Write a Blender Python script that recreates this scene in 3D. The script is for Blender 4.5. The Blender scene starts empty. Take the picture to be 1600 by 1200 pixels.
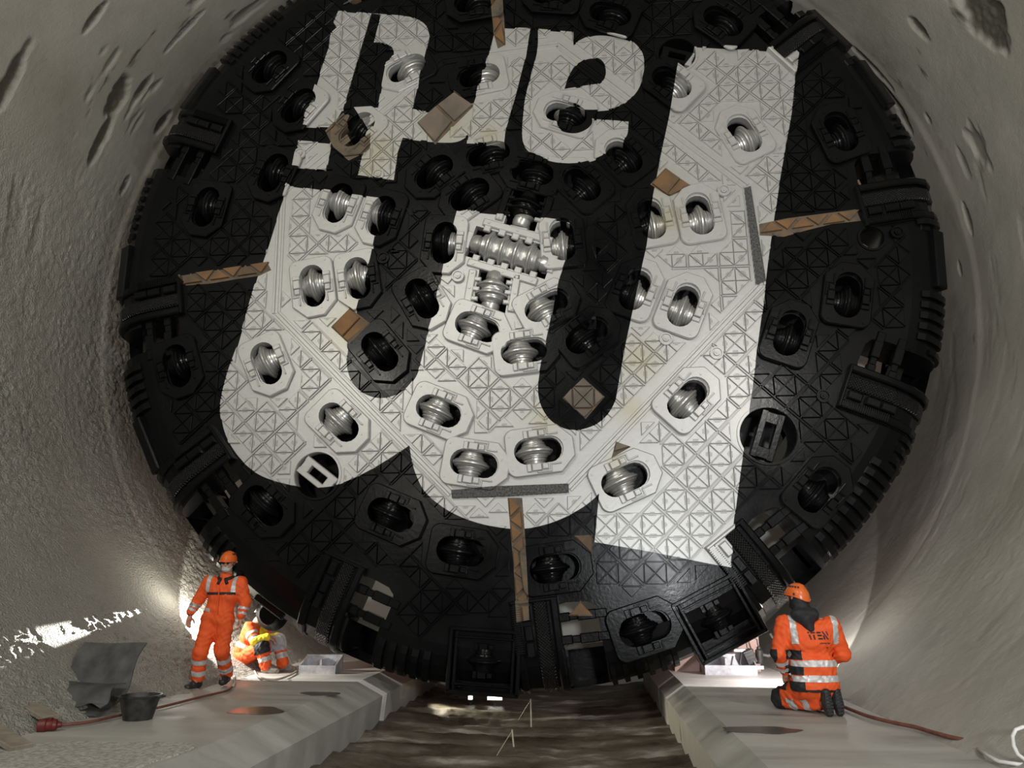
import bpy, math, random
import numpy as np
from math import sin, cos, pi, atan2, hypot, radians
from mathutils import Vector, Matrix
from mathutils.geometry import delaunay_2d_cdt

random.seed(7)
SC = bpy.context.scene
COL = SC.collection

# ------------------------------------------------------------------ camera
FPX, YAW, PITCH = 1201.6, -0.0895, 0.2583
CAM = Vector((0.933, -10.305, -4.803))      # the hub of the cutter head is the world origin
cyw, syw, cp, sp = cos(YAW), sin(YAW), cos(PITCH), sin(PITCH)
FWD = Vector((syw * cp, cyw * cp, sp))
RGT = Vector((cyw, -syw, 0.0))
UPV = RGT.cross(FWD)
cam_data = bpy.data.cameras.new('camera')
cam_data.sensor_width = 36.0
cam_data.lens = 36.0 * FPX / 1600.0
cam_data.clip_end = 200
cam = bpy.data.objects.new('camera', cam_data)
COL.objects.link(cam)
rot = Matrix((RGT, UPV, -FWD)).transposed()
cam.matrix_world = Matrix.Translation(CAM) @ rot.to_4x4()
SC.camera = cam

SC.view_settings.view_transform = 'Standard'
SC.view_settings.look = 'None'
SC.view_settings.gamma = 1
SC.view_settings.use_curve_mapping = False
SC.view_settings.exposure = 0.0

world = bpy.data.worlds.new('world')
SC.world = world
world.use_nodes = True
world.node_tree.nodes['Background'].inputs[0].default_value = (0.75, 0.74, 0.68, 1)
world.node_tree.nodes['Background'].inputs[1].default_value = 0.06


def lamp(name, kind, loc, target, energy, color=(1, 1, 1), size=0.5, size_y=None, spot=None, blend=0.3):
    d = bpy.data.lights.new(name, kind)
    d.energy = energy
    d.color = color
    if kind == 'AREA':
        d.shape = 'RECTANGLE'
        d.size = size
        d.size_y = size_y or size
    elif kind == 'SPOT':
        d.spot_size = radians(spot or 60)
        d.spot_blend = blend
        d.shadow_soft_size = size
    else:
        d.shadow_soft_size = size
    o = bpy.data.objects.new(name, d)
    COL.objects.link(o)
    o.location = loc
    v = Vector(target) - Vector(loc)
    o.rotation_euler = v.to_track_quat('-Z', 'Y').to_euler()
    return o


# flood lights on stands beside and behind the photographer
lamp('floodlight_right', 'AREA', (2.9, -10.9, -4.3), (1.6, 0, -3.2), 330, (0.95, 0.97, 1.0), 0.7, 0.45)
lamp('floodlight_high', 'AREA', (-2.5, -14.5, 4.4), (0.0, 0, 0.6), 330, (1.0, 0.97, 0.88), 1.6, 0.8)
lamp('floodlight_left', 'AREA', (-3.4, -11.6, -2.2), (-1.5, 0, -1.0), 75, (1.0, 0.96, 0.86), 0.7, 0.7)
# work lamps behind the cutter head, low beside the tunnel wall
lamp('work_lamp_right', 'SPOT', (3.62, 0.34, -5.4), (3.42, 1.14, -6.0), 130, (1.0, 0.95, 0.95), 0.03, spot=150, blend=0.03)
lamp('work_lamp_left', 'SPOT', (-4.55, 0.7, -5.05), (-4.35, 1.5, -5.65), 190, (1.0, 0.97, 0.9), 0.03, spot=150, blend=0.03)
lamp('work_lamp_beam', 'SPOT', (-5.015, 1.1, -4.93), (-4.565, -3.4, -5.395), 7000, (1.0, 0.97, 0.86), 0.01, spot=6, blend=0.8)
lamp('work_lamp_glow', 'POINT', (-4.78, 0.75, -4.7), (0, 0, 0), 22, (1.0, 0.97, 0.86), 0.05)
lamp('glow_fill_right', 'POINT', (4.1, 0.5, -4.9), (0, 0, 0), 15, (1.0, 0.95, 0.93), 0.05)  # added fill light, lifts the wall beside the right rim
# unseen fill lights added to brighten the tunnel walls, abreast of the photographer
lamp('wall_fill_left', 'AREA', (-4.6, -8.8, 0.6), (-6.3, 0.5, 4.2), 170, (1.0, 0.97, 0.88), 0.6, 0.6)
lamp('wall_fill_right', 'AREA', (5.0, -8.8, -0.4), (6.6, 1.0, 1.4), 200, (1.0, 0.98, 0.93), 0.6, 0.6)
lamp('work_lamp_centre', 'SPOT', (-1.7, 2.3, -6.2), (-0.35, 1.0, -6.6), 500, (1.0, 0.93, 0.7), 0.04, spot=46, blend=0.5)


# ------------------------------------------------------------------ helpers
def ray(px, py):
    return FWD + RGT * ((px - 800) / FPX) + UPV * ((600 - py) / FPX)


def on_face(px, py, y=0.0):
    """point of the plane y (parallel to the cutter face) seen at a place of the photograph"""
    d = ray(px, py)
    return CAM + d * ((y - CAM.y) / d.y)


def on_floor(px, py, z=-6.0):
    d = ray(px, py)
    return CAM + d * ((z - CAM.z) / d.z)


def F(px, py):
    p = on_face(px, py)
    return (p.x, p.z)


class MB:
    """collects polygons; build() links them as one mesh object"""

    def __init__(self):
        self.v = []
        self.f = []
        self.m = []

    def add(self, vs, fs, m=0):
        o = len(self.v)
        self.v += [tuple(x) for x in vs]
        self.f += [tuple(i + o for i in f) for f in fs]
        self.m += [m] * len(fs)

    def box(self, c, s, rz=0.0, M=None, m=0, bev=0.0):
        x, y, z = s[0] / 2, s[1] / 2, s[2] / 2
        b = min(bev, x * .9, y * .9, z * .9)
        if b <= 0:
            vs = [(-x, -y, -z), (x, -y, -z), (x, y, -z), (-x, y, -z), (-x, -y, z), (x, -y, z), (x, y, z), (-x, y, z)]
            fs = [(3, 2, 1, 0), (4, 5, 6, 7), (0, 1, 5, 4), (1, 2, 6, 5), (2, 3, 7, 6), (3, 0, 4, 7)]
        else:
            ring = lambda a, q, z_: [(-a, -q, z_), (a, -q, z_), (a, q, z_), (-a, q, z_)]
            vs = ring(x, y, -z) + ring(x, y, z - b) + ring(x - b, y - b, z)
            fs = [(3, 2, 1, 0), (8, 9, 10, 11)]
            for k in (0, 4):
                for i in range(4):
                    j = (i + 1) % 4
                    fs.append((k + i, k + j, k + 4 + j, k + 4 + i))
        T = (M if M is not None else Matrix.Translation(c) @ Matrix.Rotation(rz, 4, 'Z'))
        self.add([T @ Vector(p) for p in vs], fs, m)

    def prism(self, poly, z0, z1, bev=0.0, m=0, M=None, bottom=False):
        n = len(poly)
        if area2(poly) < 0:
            poly = poly[::-1]
        rows = [[(p[0], p[1], z0) for p in poly]]
        if bev > 0:
            rows.append([(p[0], p[1], z1 - bev) for p in poly])
            rows.append([(p[0], p[1], z1) for p in inset(poly, bev)])
        else:
            rows.append([(p[0], p[1], z1) for p in poly])
        vs = sum(rows, [])
        fs = []
        for k in range(len(rows) - 1):
            for i in range(n):
                j = (i + 1) % n
                fs.append((k * n + i, k * n + j, (k + 1) * n + j, (k + 1) * n + i))
        k = (len(rows) - 1) * n
        fs.append(tuple(range(k, k + n)))
        if bottom:
            fs.append(tuple(range(n - 1, -1, -1)))
        if M is not None:
            vs = [M @ Vector(v) for v in vs]
        self.add(vs, fs, m)

    def lathe(self, prof, n=24, M=None, m=0, a0=0.0, a1=2 * pi):
        """prof: (axis position, radius); axis is local Z"""
        full = abs(a1 - a0 - 2 * pi) < 1e-6
        k = n if full else n + 1
        vs = []
        for (z, r) in prof:
            for i in range(k):
                a = a0 + (a1 - a0) * i / n
                vs.append((r * cos(a), r * sin(a), z))
        fs = []
        for p in range(len(prof) - 1):
            for i in range(n):
                j = (i + 1) % k if full else i + 1
                fs.append((p * k + i, p * k + j, (p + 1) * k + j, (p + 1) * k + i))
        if M is not None:
            vs = [M @ Vector(v) for v in vs]
        self.add(vs, fs, m)

    def tube(self, pts, r, n=8, m=0, caps=True):
        pts = [Vector(p) for p in pts]
        rs = r if isinstance(r, (list, tuple)) else [r] * len(pts)
        vs = []
        up = Vector((0.13, 0.29, 0.95)).normalized()
        for i, p in enumerate(pts):
            t = (pts[min(i + 1, len(pts) - 1)] - pts[max(i - 1, 0)]).normalized()
            a = t.cross(up)
            if a.length < 1e-3:
                a = t.cross(Vector((1, 0, 0)))
            a.normalize()
            b = a.cross(t).normalized()
            for k in range(n):
                g = 2 * pi * k / n
                vs.append(p + a * (rs[i] * cos(g)) + b * (rs[i] * sin(g)))
        fs = []
        for i in range(len(pts) - 1):
            for k in range(n):
                j = (k + 1) % n
                fs.append((i * n + k, i * n + j, (i + 1) * n + j, (i + 1) * n + k))
        if caps:
            fs.append(tuple(range(n - 1, -1, -1)))
            fs.append(tuple(range((len(pts) - 1) * n, len(pts) * n)))
        self.add(vs, fs, m)

    def mesh(self, name, mats, smooth=False):
        me = bpy.data.meshes.new(name)
        me.from_pydata(self.v, [], self.f)
        if not isinstance(mats, (list, tuple)):
            mats = [mats]
        for q in mats:
            me.materials.append(q)
        if len(mats) > 1:
            me.polygons.foreach_set('material_index', self.m)
        if smooth:
            shade(me, smooth)
        me.update()
        return me

    def build(self, name, mats, parent=None, loc=None, smooth=False):
        return link(name, self.mesh(name, mats, smooth), parent, loc)


def shade(me, smooth):
    me.polygons.foreach_set('use_smooth', [True] * len(me.polygons))
    if smooth is not True:
        me.set_sharp_from_angle(angle=radians(smooth))


def link(name, me, parent=None, loc=None, rz=None):
    o = bpy.data.objects.new(name, me)
    COL.objects.link(o)
    if parent:
        o.parent = parent
    if loc is not None:
        o.location = loc
    if rz is not None:
        o.rotation_euler = (0, 0, rz)
    return o


def thing(name, label, cat, loc=(0, 0, 0), rz=0.0, group=None):
    o = bpy.data.objects.new(name, None)
    o.empty_display_size = 0.2
    COL.objects.link(o)
    o.location = loc
    o.rotation_euler = (0, 0, rz)
    tag(o, label, cat, group)
    return o


def tag(o, label, cat, group=None):
    o['label'] = label
    o['category'] = cat
    if group:
        o['group'] = group
    return o


def copy_tree(o, parent=None):
    c = o.copy()
    COL.objects.link(c)
    if parent:
        c.parent = parent
    for ch in list(o.children):
        copy_tree(ch, c)
    return c


def area2(p):
    return sum(p[i][0] * p[(i + 1) % len(p)][1] - p[(i + 1) % len(p)][0] * p[i][1] for i in range(len(p)))


def inset(poly, d):
    n = len(poly)
    out = []
    for i in range(n):
        p0, p1, p2 = Vector(poly[i - 1][:2]), Vector(poly[i][:2]), Vector(poly[(i + 1) % n][:2])
        e1 = (p1 - p0).normalized()
        e2 = (p2 - p1).normalized()
        n1 = Vector((-e1.y, e1.x))
        n2 = Vector((-e2.y, e2.x))
        b = n1 + n2
        q = b.dot(n1)
        s = d / max(q, 0.25)
        out.append(tuple(p1 + b * s))
    return out


def inpoly(x, y, poly):
    c = False
    n = len(poly)
    j = n - 1
    for i in range(n):
        xi, yi = poly[i][0], poly[i][1]
        xj, yj = poly[j][0], poly[j][1]
        if (yi > y) != (yj > y) and x < (xj - xi) * (y - yi) / (yj - yi) + xi:
            c = not c
        j = i
    return c


def stadium(cx, cy, L, W, ang, n=8):
    """rounded slot, long axis along ang"""
    r = W / 2
    h = L / 2 - r
    pts = []
    for s, a0 in ((1, -pi / 2), (-1, pi / 2)):
        for i in range(n + 1):
            a = a0 + pi * i / n
            pts.append((s * h + r * cos(a), r * sin(a)))
    c, s_ = cos(ang), sin(ang)
    return [(cx + c * x - s_ * y, cy + s_ * x + c * y) for x, y in pts]


def circle(cx, cy, r, n=32):
    return [(cx + r * cos(2 * pi * i / n), cy + r * sin(2 * pi * i / n)) for i in range(n)]


def rect(cx, cy, L, W, ang):
    c, s_ = cos(ang), sin(ang)
    return [(cx + c * x - s_ * y, cy + s_ * x + c * y) for x, y in ((-L / 2, -W / 2), (L / 2, -W / 2), (L / 2, W / 2), (-L / 2, W / 2))]


def smooth_poly(pts, sub=8):
    """points with a third value are corners, the others are passed smoothly (Catmull-Rom)"""
    n = len(pts)
    cor = [len(p) > 2 for p in pts]
    out = []
    for i in range(n):
        j = (i + 1) % n
        p1, p2 = Vector(pts[i][:2]), Vector(pts[j][:2])
        out.append(tuple(p1))
        if cor[i] and cor[j]:
            continue
        p0 = Vector(pts[i - 1][:2]) if not cor[i] else p1 - (p2 - p1)
        p3 = Vector(pts[(j + 1) % n][:2]) if not cor[j] else p2 + (p2 - p1)
        for k in range(1, sub):
            t = k / sub
            q = 0.5 * ((2 * p1) + (p2 - p0) * t + (2 * p0 - 5 * p1 + 4 * p2 - p3) * t * t + (3 * p1 - p0 - 3 * p2 + p3) * t ** 3)
            out.append(tuple(q))
    return out


# ------------------------------------------------------------------ materials
def nodes(name):
    m = bpy.data.materials.new(name)
    m.use_nodes = True
    nt = m.node_tree
    return m, nt, nt.nodes['Principled BSDF']


def N(nt, t, **kw):
    n = nt.nodes.new(t)
    for k, v in kw.items():
        if k.startswith('i_'):
            key = k[2:]
            n.inputs[int(key) if key.isdigit() else key.replace('_', ' ')].default_value = v
        else:
            setattr(n, k, v)
    return n


def ramp(nt, src, stops):
    r = nt.nodes.new('ShaderNodeValToRGB')
    e = r.color_ramp.elements
    while len(e) < len(stops):
        e.new(0.5)
    for q, (p, c) in zip(e, stops):
        q.position = p
        q.color = (c[0], c[1], c[2], 1) if not isinstance(c, (int, float)) else (c, c, c, 1)
    nt.links.new(src, r.inputs[0])
    return r.outputs[0]


def mix(nt, fac, a, b):
    n = nt.nodes.new('ShaderNodeMix')
    n.data_type = 'RGBA'
    for s, v in ((n.inputs[0], fac), (n.inputs[6], a), (n.inputs[7], b)):
        if hasattr(v, 'is_output'):
            nt.links.new(v, s)
        elif isinstance(v, (int, float)):
            s.default_value = v
        else:
            s.default_value = (v[0], v[1], v[2], 1)
    return n.outputs[2]


def math_(nt, op, a, b=None, clamp=False):
    n = nt.nodes.new('ShaderNodeMath')
    n.operation = op
    n.use_clamp = clamp
    for i, v in enumerate((a, b)):
        if v is None:
            continue
        if hasattr(v, 'is_output'):
            nt.links.new(v, n.inputs[i])
        else:
            n.inputs[i].default_value = v
    return n.outputs[0]


def noise(nt, vec, scale, detail=4, rough=0.55):
    n = nt.nodes.new('ShaderNodeTexNoise')
    n.inputs['Scale'].default_value = scale
    n.inputs['Detail'].default_value = detail
    n.inputs['Roughness'].default_value = rough
    nt.links.new(vec, n.inputs['Vector'])
    return n.outputs[0]


def bump(nt, bs, height, strength, dist, prev=None):
    b = nt.nodes.new('ShaderNodeBump')
    b.inputs['Strength'].default_value = strength
    b.inputs['Distance'].default_value = dist
    nt.links.new(height, b.inputs['Height'])
    if prev is not None:
        nt.links.new(prev, b.inputs['Normal'])
    if bs is not None:
        nt.links.new(b.outputs[0], bs.inputs['Normal'])
    return b.outputs[0]


def plain(name, c1, c2=None, scale=6, rough=0.6, metal=0.0, bscale=None, bstr=0.3, bdist=0.01, space='Object', r2=None):
    m, nt, bs = nodes(name)
    tc = N(nt, 'ShaderNodeTexCoord')
    if space == 'World':
        vec = N(nt, 'ShaderNodeNewGeometry').outputs['Position']
    else:
        vec = tc.outputs[space]
    c2 = c2 or tuple(min(1, x * 1.25 + 0.004) for x in c1)
    f = noise(nt, vec, scale)
    nt.links.new(ramp(nt, f, [(0.35, c1), (0.65, c2)]), bs.inputs['Base Color'])
    bs.inputs['Metallic'].default_value = metal
    if r2 is not None:
        nt.links.new(ramp(nt, f, [(0.35, rough), (0.65, r2)]), bs.inputs['Roughness'])
    else:
        bs.inputs['Roughness'].default_value = rough
    if bscale:
        bump(nt, bs, noise(nt, vec, bscale, 5), bstr, bdist)
    return m


# ------------------------------------------------------------------ the paint layout of the cutter head (metres on the face)
RH = 6.15
SPAN = 12.8


def poly_px(pts):
    return smooth_poly([F(p[0], p[1]) + ((1,) if len(p) > 2 else ()) for p in pts])


c1 = 1
LETTER_FILL = [
    # first letter, its stroke to the middle of the head
    [(530, 18, 1), (581, 23, 1), (625, 26, 1), (650, 31), (666, 42), (672, 58, 1), (645, 172, 1), (669, 176, 1), (690, 160, 1), (740, 162, 1), (747, 142),
     (755, 120), (765, 82), (771, 57, 1), (776, 44, 1), (829, 46, 1), (822, 88, 1), (805, 155, 1), (791, 200, 1), (788, 228, 1), (730, 227, 1),
     (732, 212, 1), (712, 222), (675, 222), (630, 217, 1), (622, 240, 1), (616, 283, 1), (560, 275, 1), (572, 222, 1), (577, 205, 1), (554, 170, 1),
     (537, 172, 1), (520, 201, 1), (476, 199, 1), (497, 127, 1), (515, 75, 1), (517, 54, 1), (527, 45, 1), (522, 37, 1)],
    [(467, 221, 1), (519, 225, 1), (510, 267, 1), (459, 262, 1)],
    # round letter
    [(841, 47, 1), (896, 52, 1), (896, 71, 1), (912, 62), (930, 56), (955, 57), (984, 65), (1000, 79), (1006, 95), (1005, 118), (997, 140), (982, 157),
     (960, 170), (932, 174), (910, 174, 1), (925, 188, 1), (960, 190, 1), (982, 192, 1), (979, 215), (963, 232), (940, 246), (918, 254), (893, 258),
     (862, 255), (838, 245), (821, 231), (816, 212), (818, 180), (822, 150), (835, 100), (840, 75)],
    # tall upright bar
    [(1085, 74, 1), (1190, 80, 1), (1246, 84, 1), (1236, 180, 1), (1219, 275, 1), (1200, 410, 1), (1192, 480, 1), (1181, 560, 1), (1170, 647, 1),
     (1157, 735, 1), (1147, 810, 1), (1140, 887, 1), (1020, 863, 1), (929, 847, 1), (936, 772, 1), (977, 540, 1), (987, 505, 1), (1000, 430, 1),
     (1010, 385, 1), (1020, 307, 1), (1026, 277, 1), (1032, 245, 1), (1046, 180, 1), (1057, 110, 1), (1059, 102, 1), (1070, 100, 1), (1082, 85, 1)],
    # wide letter with two round bowls
    [(450, 291, 1), (580, 310, 1), (597, 312, 1), (590, 355, 1), (580, 405, 1), (562, 470), (545, 540), (543, 572), (551, 597), (567, 614), (587, 622),
     (605, 622), (625, 615), (641, 601), (655, 577), (670, 517, 1), (680, 485, 1), (695, 410, 1), (710, 350, 1), (715, 330, 1), (792, 337, 1),
     (845, 342, 1), (890, 348, 1), (885, 405, 1), (875, 432, 1), (860, 505, 1), (852, 540), (842, 590), (842, 622), (852, 647), (870, 664),
     (892, 672), (912, 671), (934, 662), (951, 646), (963, 622), (970, 590), (977, 540, 1), (1010, 385, 1), (1100, 400, 1), (1100, 700, 1),
     (936, 772, 1), (912, 792), (875, 812), (835, 824), (795, 826), (750, 818), (712, 804), (682, 785), (662, 765), (650, 740), (643, 715),
     (640, 696, 1), (612, 715), (575, 737), (535, 755), (507, 761), (480, 761), (450, 757), (417, 747), (392, 732), (371, 711), (355, 685),
     (347, 658), (346, 627), (357, 582), (372, 540, 1), (387, 487, 1), (402, 435, 1), (420, 385, 1), (437, 330, 1)],
]
LETTER_CUT = [
    [(581, 23, 1), (596, 25, 1), (585, 68, 1), (600, 69), (614, 77), (614, 92), (604, 100, 1), (591, 168, 1), (554, 170, 1), (537, 172, 1)],
    [(882, 141, 1), (889, 120), (902, 101), (920, 92), (937, 94), (946, 106), (945, 122), (935, 132), (912, 136)],
    [(877, 170, 1), (895, 166), (910, 172), (925, 188), (920, 202), (900, 211), (877, 207), (870, 192)],
]
RUST_FILL = [
    [(764, -40, 1), (784, -40, 1), (790, 70, 1), (778, 76, 1), (771, 52, 1)],
    [(540, -8, 1), (565, -8, 1), (560, 6, 1), (545, 4, 1)],
    [(509, 206, 1), (537, 178, 1), (549, 186, 1), (540, 205, 1), (548, 220, 1), (566, 222, 1), (582, 212, 1), (577, 235, 1), (545, 251, 1), (522, 232, 1)],
    [(282, 431, 1), (330, 423, 1), (370, 419, 1), (418, 411, 1), (424, 422, 1), (405, 431, 1), (370, 436, 1), (330, 443, 1), (290, 446, 1)],
    [(1186, 350, 1), (1230, 341, 1), (1338, 327, 1), (1345, 345, 1), (1300, 350, 1), (1260, 360, 1), (1225, 370, 1), (1187, 368, 1)],
    [(793, 778, 1), (816, 778, 1), (823, 870, 1), (828, 968, 1), (808, 972, 1), (802, 880, 1)],
    [(652, 192, 1), (682, 165, 1), (710, 144, 1), (741, 165, 1), (706, 200, 1), (680, 226, 1)],
    [(1016, 288, 1), (1040, 262, 1), (1079, 292, 1), (1045, 307, 1)],
    [(517, 511, 1), (547, 481, 1), (580, 507, 1), (548, 540, 1)],
    [(879, 622, 1), (911, 590, 1), (945, 620, 1), (915, 655, 1)],
    [(958, 706, 1), (962, 690, 1), (986, 698, 1), (955, 716, 1)],
    [(897, 837, 1), (926, 836, 1), (925, 866, 1)],
    [(888, 962, 1), (907, 938, 1), (926, 962, 1)],
]
STAINS = [(590, 235, 42), (548, 512, 45), (1025, 285, 40), (1045, 345, 32), (853, 655, 30), (1000, 560, 40), (700, 195, 48), (765, 215, 28), (960, 722, 16),
          (560, 470, 26), (985, 640, 26), (540, 215, 40), (575, 268, 34)]
GROUND = [[(706, 766, 1), (780, 760, 1), (888, 756, 1), (889, 770, 1), (790, 776, 1), (707, 779, 1)],
          [(1162, 296, 1), (1172, 293, 1), (1196, 440, 1), (1181, 446, 1)]]


def build_mask():
    n = 4096
    k = n / SPAN

    def fill(mask, poly, val):
        P = np.array([((p[0] + SPAN / 2) * k, (p[1] + SPAN / 2) * k) for p in poly])
        x0, y0 = np.maximum(P.min(0).astype(int) - 1, 0)
        x1, y1 = np.minimum(P.max(0).astype(int) + 2, n)
        if x1 <= x0 or y1 <= y0:
            return
        flip = np.zeros((y1 - y0, x1 - x0 + 1), np.uint8)
        Q = np.roll(P, -1, 0)
        for (ax, ay), (bx, by) in zip(P, Q):
            if ay == by:
                continue
            if ay > by:
                ax, ay, bx, by = bx, by, ax, ay
            r0, r1 = max(int(math.ceil(ay - .5)), y0), min(int(math.ceil(by - .5)), y1)
            if r1 <= r0:
                continue
            rows = np.arange(r0, r1)
            xs = ax + (rows + .5 - ay) * (bx - ax) / (by - ay)
            xi = np.clip(np.ceil(xs - .5).astype(int) - x0, 0, x1 - x0)
            np.bitwise_xor.at(flip, (rows - y0, xi), 1)
        ins = np.bitwise_xor.accumulate(flip, axis=1)[:, :-1].astype(bool)
        mask[y0:y1, x0:x1][ins] = val

    silver = np.zeros((n, n), np.float32)
    rust = np.zeros((n, n), np.float32)
    ground = np.zeros((n, n), np.float32)
    for p in LETTER_FILL:
        fill(silver, poly_px(p), 1.0)
    for p in LETTER_CUT:
        fill(silver, poly_px(p), 0.0)
    for p in GROUND:
        fill(ground, poly_px(p), 1.0)
    yy, xx = np.mgrid[0:n, 0:n].astype(np.float32)
    for (px, py, r) in STAINS:
        u, v = F(px, py)
        R = r * 0.0092
        c0, r0 = int((u + SPAN / 2) * k), int((v + SPAN / 2) * k)
        q = int(R * 2.2 * k)
        ys, xs = slice(max(r0 - q, 0), min(r0 + q, n)), slice(max(c0 - q, 0), min(c0 + q, n))
        d = ((xx[ys, xs] - c0) ** 2 + (yy[ys, xs] - r0) ** 2) / (R * k) ** 2
        rust[ys, xs] = np.maximum(rust[ys, xs], 0.38 * np.exp(-d * 1.6))
    for p in RUST_FILL:
        fill(rust, poly_px(p), 1.0)
    px = np.ones((n, n, 4), np.float32)
    px[..., 0] = silver
    px[..., 1] = rust
    px[..., 2] = ground
    img = bpy.data.images.new('paint_layout', n, n, alpha=False, float_buffer=False)
    img.colorspace_settings.name = 'Non-Color'
    img.pixels.foreach_set(px.ravel())
    img.update()
    img.pack()
    return img


# ------------------------------------------------------------------ cutter head
head = thing('cutter_head', 'giant round black tunnel boring cutter head with big silver painted letters', 'machine', (0, 0, -RH))
head.rotation_euler = (pi / 2, 0, 0)
HO = Vector((0, RH, 0))          # hub in the space of the head: x right, y up, z towards the camera

MASK = build_mask()


def paint_mat(name, metal, rsil):
    m, nt, bs = nodes(name)
    tc = N(nt, 'ShaderNodeTexCoord')
    tc.object = head
    mp = N(nt, 'ShaderNodeMapping')
    mp.inputs['Location'].default_value = (0.5, 0.5 - RH / SPAN, 0)
    mp.inputs['Scale'].default_value = (1 / SPAN, 1 / SPAN, 1)
    nt.links.new(tc.outputs['Object'], mp.inputs['Vector'])
    # slightly ragged spray edge
    im = N(nt, 'ShaderNodeTexImage', extension='CLIP', interpolation='Linear')
    im.image = MASK
    nt.links.new(mp.outputs[0], im.inputs['Vector'])
    sep = N(nt, 'ShaderNodeSeparateColor')
    nt.links.new(im.outputs['Color'], sep.inputs[0])
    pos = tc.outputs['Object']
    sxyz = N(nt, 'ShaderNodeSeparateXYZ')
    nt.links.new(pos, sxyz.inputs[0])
    # silver fades to black with depth inside the pockets
    depth_fade = math_(nt, 'MULTIPLY', math_(nt, 'ADD', sxyz.outputs[2], 0.17), 14.0, True)
    sil = math_(nt, 'MULTIPLY', sep.outputs[0], depth_fade)
    n1 = noise(nt, pos, 1.3, 5)
    n2 = noise(nt, pos, 14, 4)
    silver = mix(nt, n2, (0.47, 0.47, 0.455), (0.57, 0.57, 0.55))
    black = mix(nt, n1, (0.002, 0.0022, 0.0026), (0.006, 0.0064, 0.007))
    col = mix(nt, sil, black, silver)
    # yellow-brown stains (soft) and bare rusty steel (full)
    n3 = noise(nt, pos, 5, 5, 0.65)
    rustc = ramp(nt, n3, [(0.3, (0.085, 0.075, 0.06)), (0.5, (0.15, 0.12, 0.088)), (0.7, (0.22, 0.135, 0.065))])
    soft = math_(nt, 'MULTIPLY', math_(nt, 'MULTIPLY', sep.outputs[1], 1.7, True), math_(nt, 'ADD', n3, 0.15), True)
    col = mix(nt, math_(nt, 'MULTIPLY', soft, sil), col, (0.40, 0.35, 0.17))
    hard = math_(nt, 'MULTIPLY', math_(nt, 'SUBTRACT', sep.outputs[1], 0.55), 4.0, True)
    col = mix(nt, hard, col, rustc)
    grd = ramp(nt, noise(nt, pos, 40, 3, 0.7), [(0.35, (0.03, 0.03, 0.03)), (0.7, (0.17, 0.17, 0.165))])
    col = mix(nt, sep.outputs[2], col, grd)
    nt.links.new(col, bs.inputs['Base Color'])
    nt.links.new(math_(nt, 'MULTIPLY', sil, metal), bs.inputs['Metallic'])
    rb = ramp(nt, n1, [(0.3, 0.17), (0.7, 0.32)])
    rs = mix(nt, sil, rb, (rsil, rsil, rsil))
    rs = mix(nt, math_(nt, 'ADD', hard, sep.outputs[2], True), rs, (0.7, 0.7, 0.7))
    nt.links.new(rs, bs.inputs['Roughness'])
    nt.links.new(math_(nt, 'ADD', math_(nt, 'MULTIPLY', sil, 0.3), 0.18), bs.inputs['Specular IOR Level'])
    bump(nt, bs, noise(nt, pos, 22, 4), 0.25, 0.006)
    return m


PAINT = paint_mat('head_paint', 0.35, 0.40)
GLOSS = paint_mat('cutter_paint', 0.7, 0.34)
DARK = plain('dark_steel', (0.004, 0.004, 0.0045), (0.010, 0.010, 0.011), 3, 0.4, 0.0)
RUST = plain('rusty_steel', (0.11, 0.075, 0.045), (0.25, 0.125, 0.045), 2.2, 0.75, 0.0, 30, 0.4, 0.004, space='World')
STEEL = plain('bare_steel', (0.10, 0.10, 0.098), (0.2, 0.2, 0.195), 25, 0.5, 0.6, 40, 0.4, 0.003, space='World')


RUSTG = plain('brown_grey_bare_steel', (0.12, 0.10, 0.08), (0.21, 0.165, 0.125), 2.6, 0.75, 0.0, 30, 0.4, 0.004, space='World')


def knurl_mat():
    m, nt, bs = nodes('knurled_black_steel')
    tc = N(nt, 'ShaderNodeTexCoord')
    bs.inputs['Base Color'].default_value = (0.008, 0.008, 0.009, 1)
    bs.inputs['Roughness'].default_value = 0.33
    mp = N(nt, 'ShaderNodeMapping')
    mp.inputs['Rotation'].default_value = (0, 0, pi / 4)
    nt.links.new(tc.outputs['Object'], mp.inputs[0])
    h = None
    for d in ('X', 'Y'):
        w = N(nt, 'ShaderNodeTexWave', wave_type='BANDS', bands_direction=d, wave_profile='SIN')
        w.inputs['Scale'].default_value = 11
        nt.links.new(mp.outputs[0], w.inputs['Vector'])
        h = w.outputs['Fac'] if h is None else math_(nt, 'MINIMUM', h, w.outputs['Fac'])
    bump(nt, bs, h, 1.0, 0.025)
    return m


KNURL = knurl_mat()

# --- where everything sits on the face
CUTTERS = [(637, 108), (750, 120), (560, 203), (885, 180), (1163, 212), (833, 272), (765, 243), (680, 270), (735, 305), (910, 290), (975, 247), (530, 318),
           (597, 338), (1018, 345), (1093, 338), (490, 447), (560, 435), (695, 380), (879, 378), (660, 467), (992, 455), (1067, 480), (745, 512), (853, 480),
           (818, 550), (916, 527), (418, 568), (594, 550), (530, 660), (685, 643), (740, 725), (840, 705), (975, 750), (1073, 625), (280, 572), (325, 325),
           (425, 108), (430, 272), (470, 168), (413, 790), (611, 805), (720, 862), (866, 888), (1005, 982), (1276, 768), (1231, 525), (1322, 466), (1312, 212),
           (1050, 135), (955, 28), (1130, 40), (745, 8), (865, -2), (1388, 716), (1215, -20)]
HUB3 = [(797, 394, radians(-19.5), 1.24, 0.50, 4), (769, 455, radians(81), 0.66, 0.48, 2), (820, 327, radians(74), 0.62, 0.48, 2)]
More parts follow.
